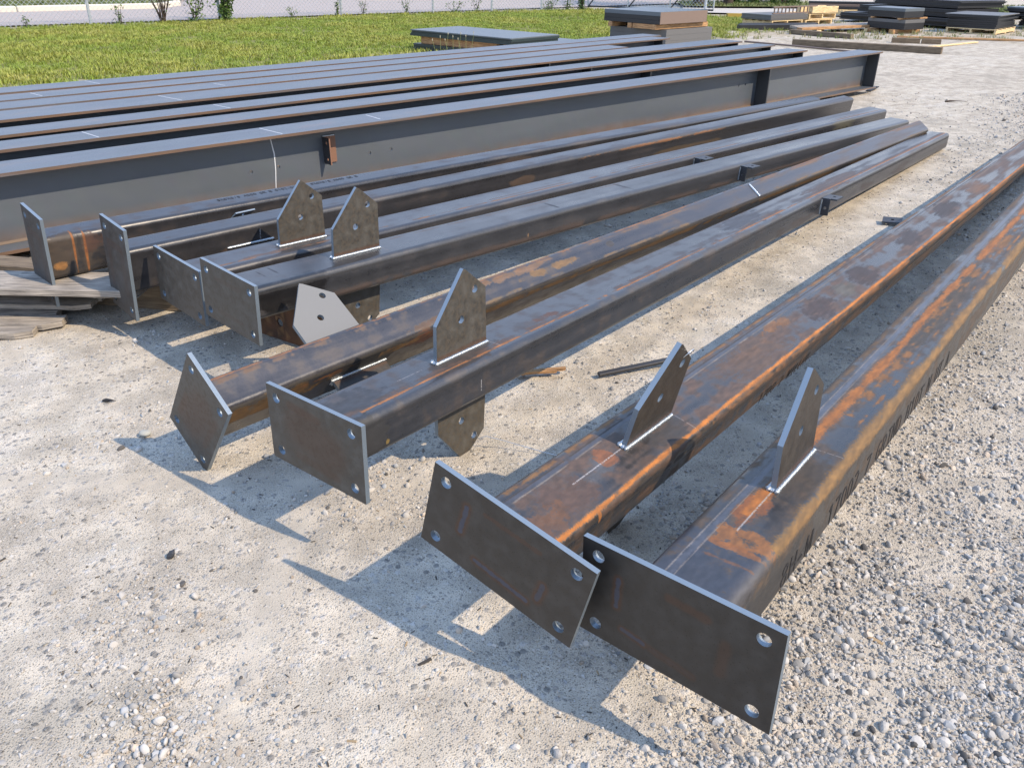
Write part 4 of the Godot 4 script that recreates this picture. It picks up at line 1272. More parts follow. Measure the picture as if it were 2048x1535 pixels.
func gravel() -> void:
	var sm := StandardMaterial3D.new()
	sm.vertex_color_use_as_albedo = true
	sm.roughness = 0.9
	sm.metallic_specular = 0.3
	var sets := [[], [], [], []]
	var cols := [[], [], [], []]
	rng.seed = 77
	var N := 320000
	for k in N:
		var u := rng.randf()
		var z := -(0.75 + 10.5 * pow(u, 2.1))
		var half := 0.32 + absf(z) * 0.78
		var x := rng.randf_range(-half, half)
		var s := stony(x, z)
		if rng.randf() > 0.025 + s * s * 1.5:
			continue
		var r := 0.0018 + 0.0052 * pow(rng.randf(), 2.2)
		var coarse := rng.randf()
		if coarse < 0.065 * (0.3 + s * 1.5):
			r = 0.006 + 0.0085 * pow(rng.randf(), 1.8)
		if z < -4.0:
			r *= 1.0 + (-z - 4.0) * 0.10
		var b := Basis.from_euler(Vector3(rng.randf() * TAU, rng.randf() * TAU, rng.randf() * TAU)) * Basis.from_scale(Vector3(r * rng.randf_range(0.8, 1.3), r * rng.randf_range(0.5, 0.8), r * rng.randf_range(0.7, 1.1)))
		var y := ground_h(x, z) + r * rng.randf_range(-0.25, 0.42)
		var tone := rng.randf()
		var g := lerpf(0.20, 0.44, pow(tone, 0.8))
		var c := Color(g * 1.05, g, g * 0.92)
		var pick := rng.randf()
		if pick < 0.12:
			c = Color(g * 0.84, g * 0.86, g * 0.87)
		elif pick < 0.20:
			c = Color(g * 1.15, g * 0.97, g * 0.78)
		elif pick < 0.24:
			c = Color(0.09, 0.085, 0.08)
		var w := k % 4
		sets[w].append(Transform3D(b, Vector3(x, y, z)))
		cols[w].append(c)
	for w in 4:
		scatter("gravel", stone_mesh(5 + w, [0.14, 0.3, 0.38, 0.24][w]), sm, sets[w], cols[w])
	# dark chips, bark and straw lying in the dust
	var ch := MB.new()
	ch.box(Transform3D.IDENTITY, Vector3(1.0, 0.12, 0.2), 0.03)
	var pl := []
	var tn := []
	for k in 5200:
		var z := -(0.9 + 9.0 * pow(rng.randf(), 1.5))
		var x := rng.randf_range(-0.4 - absf(z) * 0.75, 0.4 + absf(z) * 0.75)
		if n_mid.get_noise_2d(x * 6.0, z * 6.0 + 500.0) < rng.randf_range(-0.5, 0.25):
			continue
		var L := 0.004 + 0.012 * pow(rng.randf(), 2.5)
		if rng.randf() < 0.02:
			L *= 3.0
		pl.append(Transform3D(Basis.from_euler(Vector3(rng.randf_range(-0.2, 0.2), rng.randf() * TAU, rng.randf_range(-0.25, 0.25))) * Basis.from_scale(Vector3(L, L * 0.8, L * rng.randf_range(0.6, 1.4))), Vector3(x, ground_h(x, z) + 0.002, z)))
		tn.append(Color(0.05, 0.045, 0.04) if rng.randf() < 0.7 else Color(0.30, 0.22, 0.13))
	scatter("ground_litter", ch.mesh(), sm, pl, tn)

func lawn() -> void:
	var bm := MB.new()
	rng.seed = 5
	for k in 8:
		var an := rng.randf() * TAU
		var lean := rng.randf_range(0.2, 0.9)
		var hgt := rng.randf_range(0.6, 1.0)
		var base := Vector3(rng.randf_range(-0.35, 0.35), -0.05, rng.randf_range(-0.35, 0.35))
		var d := Vector3(cos(an), 0, sin(an))
		var sd := Vector3(-sin(an), 0, cos(an)) * 0.045
		var m1 := base + d * lean * 0.25 + Vector3(0, hgt * 0.6, 0)
		var tip := base + d * lean * 0.75 + Vector3(0, hgt, 0)
		bm.poly([base - sd, base + sd, m1 + sd * 0.8, m1 - sd * 0.8], -d + Vector3.UP * 0.3)
		bm.poly([m1 - sd * 0.8, m1 + sd * 0.8, tip], -d + Vector3.UP * 0.3)
	var gm := StandardMaterial3D.new()
	gm.vertex_color_use_as_albedo = true
	gm.roughness = 0.6
	gm.backlight_enabled = true
	gm.backlight = Color(0.30, 0.36, 0.10)
	var pl := []
	var tn := []
	var tries := 0
	while pl.size() < 62000 and tries < 260000:
		tries += 1
		var x := rng.randf_range(-17.0, 8.0)
		var z := rng.randf_range(-30.5, -7.5)
		var e := lawn_edge(x, z)
		var b := n_mid.get_noise_2d(x * 9.0, z * 9.0 + 130.0)
		if e + b * 1.1 < rng.randf_range(-0.3, 1.0):
			continue
		var patch := n_big.get_noise_2d(x * 7.0, z * 7.0)
		if patch + b * 0.5 < -0.42 and rng.randf() < 0.6:
			continue
		var s := rng.randf_range(0.045, 0.085) * (1.0 + patch * 0.4)
		if e < 0.5:
			s *= 1.15
		pl.append(Transform3D(Basis(Vector3.UP, rng.randf() * TAU) * Basis.from_scale(Vector3(s * 1.5, s, s * 1.5)), Vector3(x, ground_h(x, z), z)))
		var c := Color(0.185, 0.250, 0.022).lerp(Color(0.290, 0.290, 0.050), clampf(0.35 + patch * 1.1 + b * 0.5, 0.0, 1.0))
		c = c.lerp(Color(0.30, 0.24, 0.11), 0.5 if rng.randf() < 0.08 else 0.0)
		tn.append(c * rng.randf_range(0.75, 1.25))
	scatter("grass", bm.mesh(), gm, pl, tn)
	# stray weeds on the gravel side
	pl = []
	tn = []
	for k in 2600:
		var x := rng.randf_range(4.0, 15.0)
		var z := rng.randf_range(-25.5, -19.2)
		if n_mid.get_noise_2d(x * 11.0, z * 11.0 + 30.0) < 0.12 or lawn_edge(x, z) > 0.3:
			continue
		var s := rng.randf_range(0.05, 0.13)
		pl.append(Transform3D(Basis(Vector3.UP, rng.randf() * TAU) * Basis.from_scale(Vector3(s, s, s)), Vector3(x, ground_h(x, z), z)))
		tn.append(Color(0.14, 0.18, 0.05).lerp(Color(0.28, 0.24, 0.12), rng.randf()))
	scatter("weeds", bm.mesh(), gm, pl, tn)
	# verge beyond the road and by the hedge
	pl = []
	tn = []
	for k in 30000:
		var x := rng.randf_range(-26.0, 22.0)
		var z := rng.randf_range(-48.0, -25.0)
		if verge(x, z) < rng.randf_range(0.0, 0.25):
			continue
		var s := rng.randf_range(0.07, 0.13)
		pl.append(Transform3D(Basis(Vector3.UP, rng.randf() * TAU) * Basis.from_scale(Vector3(s * 2.2, s, s * 2.2)), Vector3(x, 0.1, z)))
		tn.append(Color(0.12, 0.17, 0.04).lerp(Color(0.17, 0.17, 0.06), rng.randf()) * rng.randf_range(0.7, 1.15))
	scatter("verge_grass", bm.mesh(), gm, pl, tn)

func verge(x: float, z: float) -> float:
	var best := -9.0
	for poly in VERGES:
		var inside := false
		var d := 1e9
		var p := Vector2(x, z)
		for k in poly.size():
			var a: Vector2 = poly[k]
			var b: Vector2 = poly[(k + 1) % poly.size()]
			if (a.y > p.y) != (b.y > p.y) and p.x < (b.x - a.x) * (p.y - a.y) / (b.y - a.y) + a.x:
				inside = not inside
			d = minf(d, p.distance_to(a.lerp(b, clampf((p - a).dot(b - a) / (b - a).length_squared(), 0.0, 1.0))))
		best = maxf(best, d if inside else -d)
	return best

# ---------------------------------------------------------------- things at the back of the yard
const VERGES := [
	[Vector2(-34.0, -14.8), Vector2(-14.9, -26.4), Vector2(-11.5, -28.6), Vector2(-11.6, -30.5), Vector2(-14.0, -38.0), Vector2(-34.0, -40.0)],
	[Vector2(-6.3, -35.2), Vector2(0.7, -36.9), Vector2(4.0, -37.6), Vector2(4.0, -47.0), Vector2(-9.0, -47.0)],
	[Vector2(6.0, -31.2), Vector2(7.4, -30.9), Vector2(10.4, -31.2), Vector2(11.5, -34.5), Vector2(6.2, -34.6)],
	[Vector2(12.8, -26.2), Vector2(15.6, -26.6), Vector2(20.5, -26.6), Vector2(20.5, -33.0), Vector2(13.4, -31.2)]]

func frame(ang: float, M0: Vector3) -> Transform3D:      # x along the given bearing, y up, z towards the viewer's side
	var x := Vector3(sin(deg_to_rad(ang)), 0, -cos(deg_to_rad(ang)))
	return Transform3D(Basis(x, Vector3.UP, x.cross(Vector3.UP)), M0)

# bundle of flat plates lying on each other; corner M0 nearest, l1 along ang, l2 along ang + 90
func plate_bundle(called: String, label: String, cat: String, M0: Vector3, ang: float, l1: float, l2: float, y0: float, y1: float, n: int, side, top, ragged: float, grp: String) -> Node3D:
	var root := thing(called, label, cat, frame(ang, Vector3(M0.x, y0, M0.z)), grp)
	var t := (y1 - y0) / n
	for k in n:
		var j := Vector3(rng.randf_range(-1, 1), 0, rng.randf_range(-1, 1)) * ragged
		box_part("plate", root, Vector3(l1 * 0.5, t * (k + 0.5), l2 * 0.5) + j, Vector3(l1, t - 0.0015, l2), top if k == n - 1 else side, 0.0012)
	return root

func board(called: String, label: String, cat: String, A: Vector3, B: Vector3, w: float, h: float, m, grp := "", roll := 0.0) -> Node3D:
	var x := (B - A).normalized()
	var z := x.cross(Vector3.UP).normalized()
	var y := z.cross(x)
	var bs := Basis(x, y, z) * Basis(Vector3(1, 0, 0), roll)
	var mb := MB.new()
	var L := A.distance_to(B)
	mb.box(Transform3D.IDENTITY, Vector3(L, h, w), minf(0.004, h * 0.2))
	var o := part(called, mb.mesh(), m, self, Transform3D(bs, (A + B) * 0.5 + Vector3(0, h * 0.5, 0)))
	tag(o, label, cat, grp)
	return o

# split weathered plank: ragged end, cracked edges, several slivers in one board
func split_plank(label: String, A: Vector3, B: Vector3, w: float, h: float, sd: int, cuts: int, m, tilt := 0.0) -> void:
	var x := (B - A).normalized()
	var z := x.cross(Vector3.UP).normalized()
	var L := A.distance_to(B)
	var root := thing("weathered_plank", label, "plank", Transform3D(Basis(x, z.cross(x), z) * Basis(Vector3(1, 0, 0), tilt), A), "split planks under the columns")
	var r := RandomNumberGenerator.new()
	r.seed = sd
	var z0 := -w * 0.5
	for k in cuts:
		var ww := w / cuts * (0.8 + 0.4 * r.randf()) if k < cuts - 1 else w * 0.5 - z0
		var cut := L - r.randf_range(0.0, 0.10) - absf(z0 + ww * 0.5) * r.randf_range(0.2, 0.9)
		var lift := r.randf_range(-0.004, 0.006)
		var mb := MB.new()
		var N := 14
		# top surface with a wavering edge
		for j in N:
			var xa := cut * j / N
			var xb := cut * (j + 1) / N
			var e := [0, 0, 0, 0]
			var ja := 0.0 if j == 0 else sin(xa * 23.0 + sd + k) * 0.0035
			var jb := sin(xb * 23.0 + sd + k) * 0.0035 + (-ww * 0.3 if j == N - 1 else 0.0)
			var ha := h + lift + sin(xa * 9.0 + k) * 0.002
			var hb := h + lift + sin(xb * 9.0 + k) * 0.002
			var a0 := Vector3(xa, ha, z0 + 0.0015)
			var a1 := Vector3(xa, ha, z0 + ww - 0.0015 + ja)
			var b0 := Vector3(xb, hb, z0 + 0.0015)
			var b1 := Vector3(xb, hb, z0 + ww - 0.0015 + jb)
			var dn := Vector3(0, -h * 0.95, 0)
			mb.poly([a0, a1, b1, b0], Vector3.UP)
			mb.poly([a1, b1, b1 + dn, a1 + dn], Vector3(0, 0, 1))
			mb.poly([a0, b0, b0 + dn, a0 + dn], Vector3(0, 0, -1))
			mb.poly([a0 + dn, a1 + dn, b1 + dn, b0 + dn], Vector3.DOWN)
			if j == N - 1:
				mb.poly([b0, b1, b1 + dn, b0 + dn], Vector3(1, 0, 0))
			if j == 0:
				mb.poly([a0, a1, a1 + dn, a0 + dn], Vector3(-1, 0, 0))
		part("sliver", mb.mesh(), m, root)
		z0 += ww

func dunnage() -> void:
	# planks and blocks under the two columns on edge
	split_plank("grey split plank on the ground, frontmost of the pile under the tall base plates", Vector3(-3.2, 0.012, -3.36), Vector3(-2.06, 0.012, -3.47), 0.26, 0.030, 3, 3, M.grey_wood, 0.05)
	split_plank("pale cracked plank wedged just behind the front one", Vector3(-3.1, 0.050, -3.66), Vector3(-1.93, 0.055, -3.62), 0.17, 0.026, 8, 2, M.grey_wood, 0.10)
	split_plank("darker split plank under the board that carries the tall base plate columns", Vector3(-3.0, 0.095, -3.76), Vector3(-1.80, 0.095, -3.66), 0.16, 0.030, 13, 3, M.grey_wood, 0.0)
	board("timber_board", "broad grey board carrying the two columns on edge", "board", Vector3(-3.0, 0.172, -3.56), Vector3(-1.70, 0.172, -3.52), 0.24, 0.034, M.grey_wood)
	board("timber_block", "old square timber under the broad grey board", "timber", Vector3(-2.95, 0.0, -3.98), Vector3(-1.62, 0.0, -3.72), 0.14, 0.168, M.old_wood)
	board("timber_block", "knotty grey timber lying under the nearest beam at the pile", "timber", Vector3(-3.7, 0.03, -4.16), Vector3(-2.38, 0.03, -3.86), 0.12, 0.075, M.grey_wood)
	# rusty channel the stamped columns rest on
	var A := Vector3(-1.98, 0.0, -3.93)
	var B := Vector3(-0.80, 0.0, -3.17)
	var x := (B - A).normalized()
	var z := x.cross(Vector3.UP)
	var L := A.distance_to(B)
	var ch := thing("steel_channel", "rust brown steel channel under the stamped columns, holes in its web", "channel", Transform3D(Basis(x, Vector3.UP, z), A))
	var hh := 0.205
	var tone := func(q: Vector2) -> Color:
		var a := n_mid.get_noise_2d(q.x * 40.0, q.y * 60.0)
		var b := n_fin.get_noise_2d(q.x * 60.0, q.y * 60.0)
		var c := Color(0.13, 0.062, 0.030).lerp(Color(0.06, 0.034, 0.022), clampf(0.5 + a * 1.3, 0.0, 1.0))
		c = c.lerp(Color(0.34, 0.19, 0.08), smoothstep(0.2, 0.5, b + a * 0.4) * 0.5)
		c.a = 1.0
		return c
	var web := PackedVector2Array([Vector2(0, 0), Vector2(L, 0), Vector2(L, hh), Vector2(0, hh)])
	part("web", plate_mesh(web, [[Vector2(L - 0.30, hh * 0.42), 0.019], [Vector2(L - 0.75, hh * 0.42), 0.019]], 0.009, Transform3D(Basis.IDENTITY, Vector3(0, 0, 0.0)), 0.03, tone), M.rust, ch)
	for k in 2:
		var fl := PackedVector2Array([Vector2(0, 0.0005), Vector2(L, 0.0005), Vector2(L, 0.065), Vector2(0, 0.065)])
		part("flange", plate_mesh(fl, [], 0.011, Transform3D(Basis(Vector3(1, 0, 0), Vector3(0, 0, -1), Vector3(0, 1, 0)), Vector3(0, 0.011 if k == 0 else hh, -0.009)), 0.03, tone), M.rust, ch)
	# loose pieces lying about
	var bar := MB.new()
	bar.box(Transform3D.IDENTITY, Vector3(0.36, 0.016, 0.022), 0.002)
	tag(part("flat_bar", bar.mesh(), M.dark, self, Transform3D(Basis.from_euler(Vector3(0.25, 0.36, 0.045)), Vector3(0.53, 0.022, -3.045))), "dark flat steel bar lying in the dust behind the leaning gusset plate", "steel bar")
	split_plank("thin wood splinter on the gravel beside the propped grey column", Vector3(0.02, 0.004, -2.985), Vector3(0.28, 0.008, -3.03), 0.035, 0.012, 21, 2, M.tan_wood)
	var ft := PackedVector2Array([Vector2(0, 0), Vector2(0.12, 0), Vector2(0.12, 0.09), Vector2(0, 0.09)])
	var tabn := part("steel_tab", plate_mesh(ft, [[Vector2(0.06, 0.045), 0.011]], 0.01, Transform3D(Basis(Vector3(0.9, 0.05, 0.43).normalized(), Vector3(0.43, 0.12, -0.9).normalized(), Vector3(-0.02, 0.99, 0.12).normalized()), Vector3.ZERO)), [M.dark, M.dark_edge], self, Transform3D(Basis.IDENTITY, Vector3(2.45, 0.02, -5.22)))
	tag(tabn, "small dark steel tab with a hole lying by the far part of the brown column", "steel tab")
	var pm := StandardMaterial3D.new()
	pm.albedo_color = Color8(150, 150, 142)
	pm.roughness = 0.9
	tag(part("stone", stone_mesh(90, 0.16), pm, self, Transform3D(Basis.from_scale(Vector3(0.024, 0.014, 0.018)), Vector3(-1.34, 0.008, -2.50))), "round grey stone lying in the shadow of the diamond base plate", "stone")
	tag(part("stone", stone_mesh(91, 0.3), M.dark, self, Transform3D(Basis.from_euler(Vector3(0.3, 0.8, 0.9)) * Basis.from_scale(Vector3(0.020, 0.009, 0.012)), Vector3(-0.99, 0.010, -1.83))), "black chip of stone standing out of the pale dust at the front", "stone")
	var lf := MB.new()
	lf.sweep([Vector3(-0.02, 0.004, 0), Vector3(-0.005, 0.006, 0), Vector3(0.01, 0.007, 0.001), Vector3(0.034, 0.005, 0.003)], [0.003, 0.008, 0.005, 0.0012], 7)
	tag(part("dead_leaf", lf.mesh(), M.ink, self, Transform3D(Basis.IDENTITY, Vector3(-1.59, 0.0, -2.75))), "curled dark dead leaf on the pale dust", "leaf")
	# stick on the yard behind the columns
	var stk := MB.new()
	stk.sweep([Vector3(0, 0.012, 0), Vector3(0.1, 0.03, 0.01), Vector3(0.3, 0.02, -0.03), Vector3(0.55, 0.012, 0.02)], [0.018, 0.020, 0.009, 0.004], 7)
	tag(part("stick", stk.mesh(), M.bark, self, Transform3D(Basis(Vector3.UP, 0.2).scaled(Vector3.ONE * 0.55), Vector3(5.35, 0, -10.45))), "dark crooked stick on the open gravel beyond the columns", "stick")
	var strp := MB.new()
	strp.box(Transform3D.IDENTITY, Vector3(0.35, 0.012, 0.07), 0.003)
	tag(part("black_strip", strp.mesh(), M.ink, self, Transform3D(Basis.from_euler(Vector3(0, 0.9, 0.06)), Vector3(4.84, 0.02, -11.45))), "black rubber strip poking out under the far end of the nearest beam", "rubber strip")

func back_yard() -> void:
	var gS := "stacks of steel plate behind the beams"
	# sheets on the lawn
	plate_bundle("sheet_stack", "lower bundle of dark green steel sheets lying in the grass", "steel sheets", Vector3(-0.02, 0, -14.5), -46, 2.6, 1.2, 0.012, 0.125, 5, M.green_steel, M.green_steel, 0.02, gS)
	for k in 2:
		var f := frame(-46, Vector3(-0.02, 0, -14.5))
		var z0 := 0.10 if k == 0 else 0.95
		board("spacer_board", "tan board %s between the two bundles of green sheets" % ["along the front", "along the back"][k], "board", f * Vector3(0.45, 0.127, z0), f * Vector3(2.45, 0.127, z0), 0.09, 0.125, M.tan_wood)
	var f2 := frame(-46, Vector3(-0.02, 0, -14.5))
	board("spacer_board", "short tan block at the near corner between the green sheets", "board", f2 * Vector3(0.06, 0.127, 0.12), f2 * Vector3(0.30, 0.127, 0.12), 0.1, 0.125, M.tan_wood)
	plate_bundle("sheet_stack", "upper bundle of dark green steel sheets with a grey top", "steel sheets", Vector3(-0.06, 0, -14.54), -46, 2.62, 1.22, 0.254, 0.36, 5, M.green_steel, M.top_steel, 0.018, gS)
	plate_bundle("sheet_stack", "low dark sheets peeping out behind the green bundles", "steel sheets", Vector3(0.55, 0, -15.55), -46, 2.4, 1.5, 0.012, 0.15, 6, M.green_steel, M.top_steel, 0.03, gS)
	# thick plates on timber, the tall stack in the middle
	plate_bundle("plate_stack", "lower stack of thick grey plates with bolt holes behind the beam ends", "steel plates", Vector3(2.78, 0, -16.0), -40, 1.42, 1.34, 0.02, 0.40, 4, M.grey_steel, M.grey_steel, 0.004, gS)
	var fp := frame(-40, Vector3(2.63, 0, -15.93))
	for k in 3:
		var xx: float = [0.12, 0.72, 1.22][k]
		board("timber_bearer", "%s tan timber between the two stacks of thick plates" % ["near", "middle", "far"][k], "timber", fp * Vector3(xx, 0.404, -0.02), fp * Vector3(xx, 0.404, 1.50), 0.095, 0.085, M.tan_wood)
	board("timber_bearer", "tan timber lying across the front of the lower plate stack", "timber", fp * Vector3(0.18, 0.4045, 0.05), fp * Vector3(0.66, 0.4045, 0.05), 0.08, 0.084, M.tan_wood)
	var up := plate_bundle("plate_stack", "upper stack of thick plates, dark front and brown side", "steel plates", Vector3(2.63, 0, -15.93), -40, 1.40, 1.36, 0.492, 0.70, 3, M.black_steel, M.top_steel, 0.003, gS)
	var bs := MB.new()
	bs.box(Transform3D(Basis.IDENTITY, Vector3(-0.002, 0.104, 0.68)), Vector3(0.004, 0.20, 1.34), 0.0)
	part("rusted_side", bs.mesh(), M.brown_steel, up)
	# pair of box stacks on the right
	plate_bundle("plate_stack", "lower dark block of plates at the gravel edge, on two tan timbers", "steel plates", Vector3(9.25, 0, -20.82), -30, 1.05, 0.72, 0.09, 0.305, 3, M.black_steel, M.grey_steel, 0.003, gS)
	plate_bundle("plate_stack", "upper dark block of plates at the gravel edge", "steel plates", Vector3(9.21, 0, -20.85), -30, 1.04, 0.71, 0.345, 0.55, 3, M.black_steel, M.top_steel, 0.003, gS)
	var fb := frame(-30, Vector3(9.23, 0, -20.82))
	for k in 2:
		board("timber_bearer", "%s tan timber under the dark block of plates" % ["front", "rear"][k], "timber", fb * Vector3([0.2, 0.85][k], 0.0, -0.16), fb * Vector3([0.2, 0.85][k], 0.0, 0.86), 0.12, 0.088, M.tan_wood)
		board("timber_bearer", "%s tan batten between the dark blocks of plates" % ["front", "rear"][k], "timber", fb * Vector3([0.14, 0.9][k], 0.307, -0.05), fb * Vector3([0.14, 0.9][k], 0.307, 0.98), 0.07, 0.036, M.tan_wood)
	# big dark pile
	var names := ["long black steel sheets at the bottom of the big dark pile", "second layer of black sheets in the big dark pile", "top layer of black sheets in the big dark pile"]
	for k in 3:
		plate_bundle("sheet_stack", names[k], "steel sheets", Vector3(11.15 + k * 0.16, 0, -22.5 - k * 0.2), -32 + k * 4, 3.4 - k * 0.3, 1.7, 0.06 + k * 0.2, 0.235 + k * 0.2, 7, M.black_steel, M.black_steel, 0.05, gS)
	for k in 2:
		plate_bundle("sheet_stack", ["grey edged sheets beside the big dark pile, lower layer", "grey edged sheets beside the big dark pile, upper layer"][k], "steel sheets", Vector3(13.3 - k * 0.3, 0, -23.2 - k * 0.1), 58 + k * 3, 4.2, 1.4, 0.05 + k * 0.24, 0.26 + k * 0.24, 6, M.black_steel, M.top_steel, 0.07, gS)
	# grating on a pallet
	pallet("pale wooden pallet under the stack of grating", frame(-46, Vector3(11.4, 0.0, -20.7)), 1.15, 1.5, 0.12)
	for j in 6:
		var g := thing("bar_grating", "dark bar grating, %s in the stack on the pallet" % ["lowest", "second", "third", "fourth", "fifth", "topmost"][j], "grating", frame(-46 + rng.randf_range(-2, 2), Vector3(11.38 + rng.randf_range(-0.03, 0.03), 0.124 + j * 0.046, -20.75)), "bar gratings on the pallet")
		for k in 25:
			box_part("bar", g, Vector3(0.02 + k * 0.045, 0.022, 0.75), Vector3(0.006, 0.042, 1.5), M.black_steel, 0.0)
		for k in 2:
			box_part("end_bar", g, Vector3(0.56, 0.022, -0.003 + k * 1.506), Vector3(1.12, 0.042, 0.005), M.black_steel, 0.0)
	plate_bundle("sheet_stack", "grey sheet laid over the stack of grating", "steel sheets", Vector3(11.42, 0, -20.72), -46, 1.25, 1.5, 0.402, 0.422, 1, M.grey_steel, M.grey_steel, 0.0, gS)
	# pallets with a ladder frame on top
	var fpal := frame(57, Vector3(6.6, 0.0, -22.55))
	pallet("pale wooden pallet at the bottom of the pallet pile", Transform3D(fpal.basis, fpal * Vector3(1.3, 0.0, -1.0)), 1.1, 1.0, 0.14)
	pallet("pale wooden pallet in the middle of the pallet pile", Transform3D(fpal.basis, fpal * Vector3(1.42, 0.145, -1.0)), 1.1, 1.0, 0.14)
	pallet("grey wooden pallet on the left of the pallet pile", Transform3D(fpal.basis, fpal * Vector3(0.0, 0.0, -1.0)), 1.2, 1.0, 0.16)
	plate_bundle("sheet_stack", "grey steel sheets on the left half of the pallet pile", "steel sheets", fpal * Vector3(-0.05, 0.0, -1.0), 57, 1.42, 1.0, 0.17, 0.30, 4, M.grey_steel, M.grey_steel, 0.01, gS)
	var lad := thing("ladder_rack", "rusty steel ladder rack laid on top of the pallet pile", "rack", Transform3D(fpal.basis, fpal * Vector3(0.05, 0.305, -0.06)))
	for k in 2:
		box_part("rail", lad, Vector3(0.85, 0.02 + 0.15 * k, 0), Vector3(1.7, 0.03, 0.05), M.brown_steel)
	for k in 12:
		box_part("rung", lad, Vector3(0.06 + k * 0.142, 0.095, 0), Vector3(0.022, 0.118, 0.03), M.brown_steel)
	for k in 2:
		board("pale_timber", "pale new timber on top of the pallet pile, %s one" % ["front", "rear"][k], "timber", fpal * Vector3(1.5, 0.295 + 0.0, -0.05 - k * 0.4), fpal * Vector3(2.55, 0.295, -0.05 - k * 0.4), 0.14, 0.16, M.pale_wood)
	# steel sections and lumber on the ground
	for k in 3:
		board("steel_section", "black steel section on the grass, %s of three by the pallet pile" % ["nearest", "middle one", "farthest"][k], "steel section", Vector3(5.55 + k * 0.1, 0.01, -21.75 - k * 0.28), Vector3(7.6 + k * 0.1, 0.01, -22.1 - k * 0.28), 0.16, 0.11, M.black_steel)
	for k in 4:
		board("long_board", "weathered long board on battens, %s of four beside the pallet pile" % ["nearest", "second", "third", "farthest"][k], "board", Vector3(6.75, 0.075 + k * 0.002, -20.75 - k * 0.19), Vector3(9.35, 0.09 + k * 0.002, -22.05 - k * 0.19), 0.17, 0.055, M.grey_wood if k != 0 else M.tan_wood)
	for k in 2:
		board("batten", "%s batten under the weathered long boards" % ["near", "far"][k], "batten", Vector3([7.2, 8.6][k], 0.0, [-20.75, -21.45][k]), Vector3([7.6, 9.0][k], 0.0, [-21.6, -22.3][k]), 0.08, 0.07, M.pale_wood)
	board("yellow_timber", "yellow painted timber at the edge of the lawn", "timber", Vector3(6.38, 0.0, -26.5), Vector3(8.0, 0.0, -26.75), 0.12, 0.115, M.yellow_wood)
	board("old_timber", "long old timber lying across the gravel behind the beam ends", "timber", Vector3(5.72, 0.0, -17.85), Vector3(8.05, 0.0, -16.3), 0.15, 0.115, M.old_wood)
	board("old_timber", "shorter old timber lying behind the long one", "timber", Vector3(6.55, 0.0, -20.75), Vector3(7.55, 0.0, -19.5), 0.13, 0.095, M.old_wood)
	board("timber_offcut", "left timber offcut of the end to end pair on the gravel", "timber", Vector3(8.08, 0.0, -18.65), Vector3(8.60, 0.0, -18.46), 0.13, 0.095, M.old_wood)
	board("timber_offcut", "right timber offcut of the end to end pair on the gravel", "timber", Vector3(8.63, 0.0, -18.45), Vector3(8.98, 0.0, -18.32), 0.12, 0.09, M.old_wood)
	board("new_plank", "bright yellow new plank lying flat on the gravel", "plank", Vector3(8.05, 0.004, -17.25), Vector3(9.9, 0.004, -18.65), 0.09, 0.025, M.pale_wood)
	board("long_plank", "long thin tan plank lying far across the gravel", "plank", Vector3(8.7, 0.004, -19.85), Vector3(12.4, 0.004, -18.75), 0.12, 0.035, M.tan_wood)
	var rod := MB.new()
	rod.sweep([Vector3(4.87, 0.02, -18.4), Vector3(5.6, 0.02, -17.5), Vector3(6.55, 0.02, -16.25)], [0.018, 0.018, 0.018], 8)
	tag(part("rusty_rod", rod.mesh(), M.brown_steel, self), "rusty rod on the gravel in front of the long old timber", "steel rod")
	# steel further back
	for k in 3:
		board("steel_section", "long dark steel section far behind the blocks, %s of the three" % ["lowest", "middle", "top"][k], "steel section", Vector3(9.3, 0.20 + k * 0.07, -27.9 - k * 0.1), Vector3(13.0, 0.20 + k * 0.07, -26.9 - k * 0.1), 0.3, 0.065, M.black_steel if k != 1 else M.brown_steel)
	pallet("wooden pallet under the far dark steel sections", frame(75, Vector3(9.9, 0.0, -28.0)), 1.2, 0.8, 0.19)
	# weeds by the green sheets
	for k in 3:
		var st := MB.new()
		var gx: float = [-1.05, -0.85, -1.25][k]
		var gz: float = [-14.05, -14.2, -14.0][k]
		for j in 3:
			var p0 := Vector3(gx + j * 0.06, 0.0, gz + j * 0.03)
			var p1 := p0 + Vector3(0.03 * (j - 1), 0.22, 0.01)
			var p2 := p1 + Vector3(0.04 * (j - 1), 0.14 + 0.05 * j, 0.0)
			st.col = Color(0.20, 0.24, 0.08)
			st.sweep([p0, p1, p2], [0.004, 0.003, 0.002], 5)
			st.col = Color(0.40, 0.38, 0.28)
			st.sweep([p2, p2 + Vector3(0, 0.02, 0), p2 + Vector3(0, 0.04, 0)], [0.003, 0.007, 0.002], 6)
		tag(part("flower_stalk", st.mesh(), M.leaf, self), "thin flower stalks in front of the green sheets, %s clump" % ["middle", "right hand", "left hand"][k], "weed", "flower stalks by the sheets")

func pallet(label: String, xf: Transform3D, l: float, d: float, h: float) -> Node3D:
	var p := thing("pallet", label, "pallet", xf, "wooden pallets")
	var t := 0.02
	for k in 5:
		box_part("slat", p, Vector3(l * 0.5, h - t * 0.5, 0.05 + (d - 0.1) * k / 4.0), Vector3(l, t, 0.095), M.pale_wood, 0.002)
	for k in 3:
		box_part("slat", p, Vector3(l * 0.5, t * 0.5 + 0.001, 0.05 + (d - 0.1) * k / 2.0), Vector3(l, t, 0.095), M.pale_wood, 0.002)
	for k in 3:
		box_part("stringer", p, Vector3(0.03 + (l - 0.06) * k / 2.0, h * 0.5, d * 0.5), Vector3(0.045, h - t * 2.0 - 0.002, d), M.pale_wood, 0.002)
	return p

